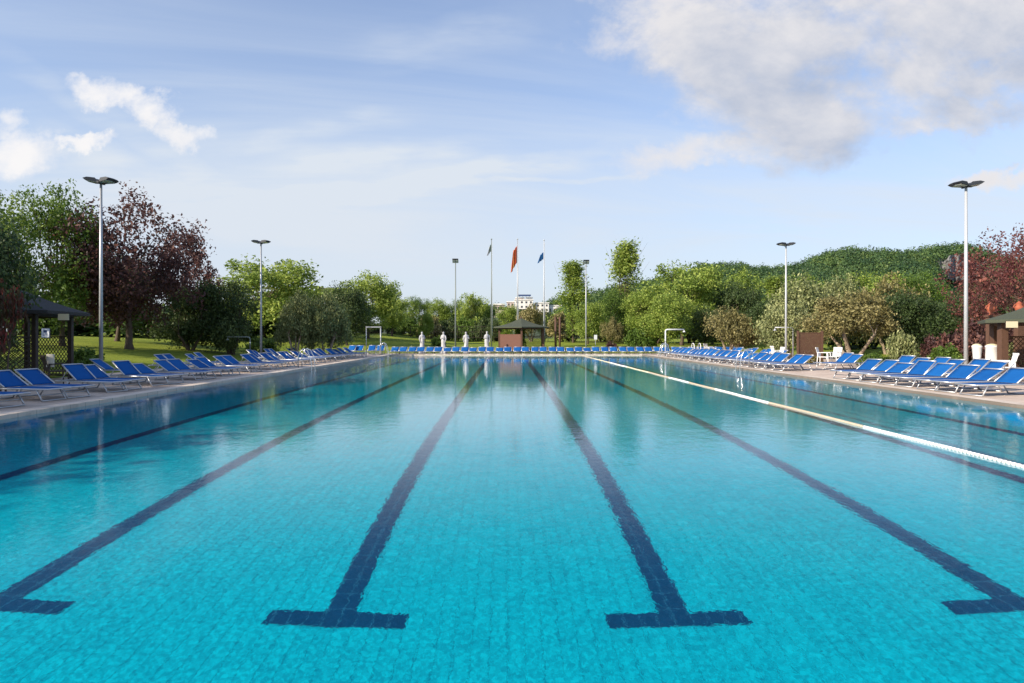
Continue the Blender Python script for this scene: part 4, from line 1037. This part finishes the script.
# ------------------------------------------------------------------ showers, frames, ladders
def frame_n():
    Y = 51.6; root = thing('pool_hoist_frame', (X(373.5, Y), Y, DK), 'white n shaped tubular frame on two legs at the far left pool corner', 'frame'); hw = 7.2 * Y / F; h = Z(326.5, Y) - DK
    MB().box(-hw - .04, hw + .04, -.04, .04, h - .08, h).build('top_beam', M['galv'], root)
    for sgn in (-1, 1):
        l_ = MB().tube([(sgn * hw, 0, 0), (sgn * hw, 0, h - .12)], .045 if sgn > 0 else .03, 10).build('leg', M['galv'], root, True)
        MB().box(sgn * hw - .1, sgn * hw + .1, -.1, .1, 0, .015).build('foot_plate', M['galv'], l_)
frame_n()
def shower(px, Y, ytop, arm, label, mat='metal_white', post=True, r=.035):
    root = thing('poolside_shower', (X(px, Y), Y, DK), label, 'shower'); h = Z(ytop, Y) - DK; s_ = 1 if arm > 0 else -1
    MB().tube([(0, 0, 0), (0, 0, h - .12), (s_ * .04, 0, h - .03), (s_ * .14, 0, h), (arm, 0, h)], r, 10).build('pipe', M[mat], root, True)
    MB().lathe([(.02, h - .04), (.03, h - .10), (.10, h - .16), (.10, h - .19), (.09, h - .19)], cx=arm, n=16).build('shower_head', M[mat], root, True)
    MB().lathe([(.12, 0), (.12, .02), (.05, .03), (.05, .08), (.036, .085)], n=16).build('base_plate', M[mat], root)
    MB().lathe([(.03, .98), (.05, 1.0), (.05, 1.08), (.03, 1.1)], n=12).box(-.01, .01, -.12, 0, 1.03, 1.06).build('tap', M['chrome'], root)
shower(665.5, 49.5, 329.5, 1.35, 'tall white shower post with horizontal arm at the far right pool corner', r=.05)
shower(793, 41.6, 327.5, -1.1, 'small shower arm beside the farther right floodlight mast', 'galv')
shower(250, 41.0, 337.0, -1.35, 'dark shower post with long arm under the dark bush trees on the left', 'steel_grey')


def ladder(x, y, side, label, tall=.85):
    """pair of bent rails at the pool edge; side -1 is the left edge"""
    root = thing('pool_ladder', (x, y, DK + .012), label, 'ladder', 'stainless pool ladders at the edge'); s_ = -side
    for dy_ in (-.27, .27):
        MB().tube([(-.42 * s_, dy_, .0), (-.42 * s_, dy_, tall * .55), (-.34 * s_, dy_, tall * .85), (-.18 * s_, dy_, tall), (-.02 * s_, dy_, tall * .9), (.10 * s_, dy_, tall * .6), (.17 * s_, dy_, .15), (.19 * s_, dy_, -.5), (.19 * s_, dy_, -1.2)], .021, 9).build('rail', M['chrome'], root, True)
    for k in range(3): MB().box(.15 * s_ if s_ > 0 else -.23, .23 if s_ > 0 else .15 * s_, -.26, .26, -.40 - .28 * k, -.37 - .28 * k).build('step', M['chrome'], root)
ladder(PX0 - .02, 31.0, -1, 'bent steel pool ladder on the left edge about halfway down')
ladder(PX1 + .02, 30.6, 1, 'bent steel pool ladder on the right edge near the white plastic chairs')
ladder(PX1 + .02, 46.3, 1, 'bent steel pool ladder on the right edge near the far corner', .95)
ladder(PX0 - .02, 50.5, -1, 'bent steel pool ladder on the left edge at the far corner', .95)
# starting hand rails at the far right corner
for k, px in enumerate((693, 701)):
    root = thing('hand_rail', (X(px, 50.0), 50.0 + k * .4, DK), ['arched white handrail at the far right corner, nearer the shower', 'arched white handrail at the far right corner, nearer the right loungers'][k], 'handrail', 'arched handrails at the far right corner')
    MB().tube([(0, -.35, 0), (0, -.35, .7), (0, -.25, .86), (0, 0, .92), (0, .25, .86), (0, .35, .7), (0, .35, 0)], .03, 9).build('rail', M['metal_white'], root, True)
    MB().tube([(0, -.35, .45), (0, .35, .45)], .02, 8).build('cross_rail', M['metal_white'], root, True)

# ------------------------------------------------------------------ plastic chairs, bins, screen
def chair(px, Y, rz, label, mat='plastic', grp='white plastic armchairs on the right deck'):
    root = thing('plastic_chair', (X(px, Y), Y, DK), label, 'chair', grp, rz)
    m_ = MB(); n = 6
    for i in range(n):
        pass
    MB().box(-.22, .22, -.22, .22, .42, .45).build('seat', M[mat], root)
    m_ = MB()
    for k in range(6): x_ = -.17 + .34 * k / 5; m_.bar((x_, .23, .44), (x_ * 1.15, .34, .84), .045, .012, up=(0, 1, 0))
    m_.bar((-.22, .345, .86), (.22, .345, .86), .03, .06); m_.build('backrest', M[mat], root)
    for s_ in (-1, 1):
        MB().box(s_ * .25 - .03, s_ * .25 + .03, -.20, .26, .63, .655).build('armrest', M[mat], root)
        for (y_, top) in ((-.20, .64), (.24, .64)): MB().tube([(s_ * .23, y_, top), (s_ * .27, y_ * 1.15, 0)], [.022, .018], 7).build('leg', M[mat], root)
chair(834, 33.0, -1.0, 'white plastic armchair with tall back between the lattice screen and the leaning stems')
chair(824.5, 32.6, .9, 'lower turned white plastic armchair left of the tall backed one')
chair(778, 37.6, 1.6, 'white plastic armchair at the foot of the farther right floodlight mast')
chair(776, 34.0, -1.5, 'white plastic armchair among the loungers left of the farther right mast')
chair(709, 50.0, .6, 'white plastic armchair at the far end of the right lounger rows')
chair(1003, 21.6, -1.9, 'white plastic armchair beside the post of the right pavilion')
chair(57, 19.3, 2.4, 'dark armchair beside the front post of the left pavilion', 'wood_dark', None)
o = MB().box(X(54.5, 19.2) - .1, X(54.5, 19.2) + .1, 19.0, 19.05, .62, .98).build('towel', M['towel']); tag(o, 'cream towel over the dark armchair in the left pavilion', 'towel')

def bin_(px, Y, ytop, ybot, w, label, taper, post=True):
    root = thing('waste_bin', (X(px, Y), Y, DK), label, 'bin'); zt, zb = Z(ytop, Y) - DK, Z(ybot, Y) - DK
    b_ = MB().lathe([(w * taper, zb), (w * taper * 1.05, zb + .05), (w, zt - .05), (w * 1.06, zt - .04), (w * 1.06, zt), (w * .9, zt + .02)], n=20).build('body', M['plastic'], root, True)
    MB().lathe([(w * .95, zt + .021), (w * .8, zt + .05), (.04, zt + .08)], n=20).build('lid', M['cream'], b_, True)
    MB().tube([(0, 0, 0), (0, 0, zb)], .035, 8).build('post', M['galv'], root)
    MB().lathe([(.16, 0), (.16, .02), (.04, .04)], n=14).build('foot', M['galv'], root)
bin_(977, 23.5, 346, 361, .15, 'white tapering bin on a post just right of the near right floodlight mast', .72)
bin_(992, 23.2, 346, 361, .19, 'wider white bin on a post between the tapering bin and the right pavilion', .97)

def screen(px0, px1, Y, ytop, label):
    x0, x1 = X(px0, Y), X(px1, Y); root = thing('lattice_screen', ((x0 + x1) / 2, Y, DK), label, 'screen'); w = (x1 - x0) / 2; h = Z(ytop, Y) - DK
    for s_ in (-1, 1): MB().box(s_ * w - .05, s_ * w + .05, -.05, .05, 0, h + .12).build('post', M['wood'], root)
    m_ = MB(); lattice(m_, (-w, 0, 0), (w, 0, 0), .1, h, .085, .04); m_.build('lattice_panel', M['wood'], root)
screen(798, 822, 36.5, 333, 'brown lattice screen between two posts under the grey olive trees')
tree('bush_tan', 808, 36.0, 355, 24, 'low flowering shrub in front of the brown lattice screen', 'shrub', name='shrub')

# two stout posts right of the gazebo
for k, px in enumerate((555.5, 559.8)):
    root = thing('wooden_post', (X(px, 59.5), 59.5, gz(X(px, 59.5), 59.5) - .02), ['dark brown wooden post right of the gazebo, left of two', 'reddish wooden post right of the gazebo, right of two'][k], 'post')
    MB().tube([(0, 0, 0), (0, 0, Z(318, 59.5) - root.location.z)], .09, 10).build('shaft', M['wood'], root, True)
    MB().lathe([(.11, Z(318, 59.5) - root.location.z), (.11, Z(318, 59.5) - root.location.z + .04), (.02, Z(318, 59.5) - root.location.z + .1)], n=10).build('cap', M['wood'], root)
# small sign on the far lawn
root = thing('lawn_sign', (X(595.5, 62), 62, gz(X(595.5, 62), 62)), 'small white sign on a thin post right of the far right lamp mast', 'sign')
MB().tube([(0, 0, 0), (0, 0, 1.25)], .025, 8).build('post', M['galv'], root); MB().box(-.14, .14, -.04, -.026, .9, 1.32).build('panel', M['paper'], root)
# dark low fence closing the far lawn
def fence(x0, x1, Y, label):
    root = thing('mesh_fence', ((x0 + x1) / 2, Y, gz((x0 + x1) / 2, Y)), label, 'fence'); w = (x1 - x0) / 2; m_ = MB()
    for k in range(int(2 * w / .25) + 1): m_.box(-w + k * .25 - .012, -w + k * .25 + .012, -.012, .012, 0, 1.5)
    for z_ in (.1, .8, 1.5): m_.box(-w, w, -.02, -.012, z_, z_ + .04)
    m_.build('mesh_panel', M['wood_dark'], root)
    for k in range(int(2 * w / 3) + 1): MB().box(-w + k * 3 - .04, -w + k * 3 + .04, .012, .09, 0, 1.65).build('post', M['wood_dark'], root)
fence(X(340, 87), X(500, 87), 87, 'dark mesh fence along the far lawn left of the gazebo')
fence(X(548, 86), X(650, 86), 86, 'dark mesh fence along the far lawn right of the gazebo')

# ------------------------------------------------------------------ lane rope on the water
root = thing('lane_rope', (5.79, 2.4, 0), 'floating lane rope of white and orange sections along the right lanes', 'lane rope')
MB().tube([(0, .0, .01), (0, 25, .01), (0, 50.7, .01)], .008, 6).build('cable', M['steel_grey'], root)
secs = [(0.05, 8.7, 'float_white'), (8.7, 12.7, 'float_orange'), (12.7, 16.6, 'float_white'), (16.6, 19.3, 'float_orange'), (19.3, 22.0, 'float_white'), (22.0, 25.5, 'float_orange'), (25.5, 30.5, 'float_yellow'), (30.5, 36, 'float_white'), (36, 43, 'float_yellow'), (43, 50.5, 'float_orange')]
for (a, b_, mt) in secs:
    m_ = MB(); y = a; st_ = .075
    while y < b_ - .05:
        o0 = len(m_.v); n = 9; wob = .012 * math.sin(y * 1.3)
        for (dy_, rr) in ((0, .015), (.012, .029), (.048, .029), (.06, .015)):
            for j in range(n): th = 2 * math.pi * j / n; m_.v.append((math.cos(th) * rr + wob, y + dy_, .004 + math.sin(th) * rr))
        for i_ in range(3):
            for j in range(n): m_.f.append((o0 + i_ * n + j, o0 + i_ * n + (j + 1) % n, o0 + (i_ + 1) * n + (j + 1) % n, o0 + (i_ + 1) * n + j))
        m_.f.append(tuple(o0 + j for j in reversed(range(n)))); m_.f.append(tuple(o0 + 3 * n + j for j in range(n)))
        y += st_
    m_.build('float_section', M[mt], root, True)
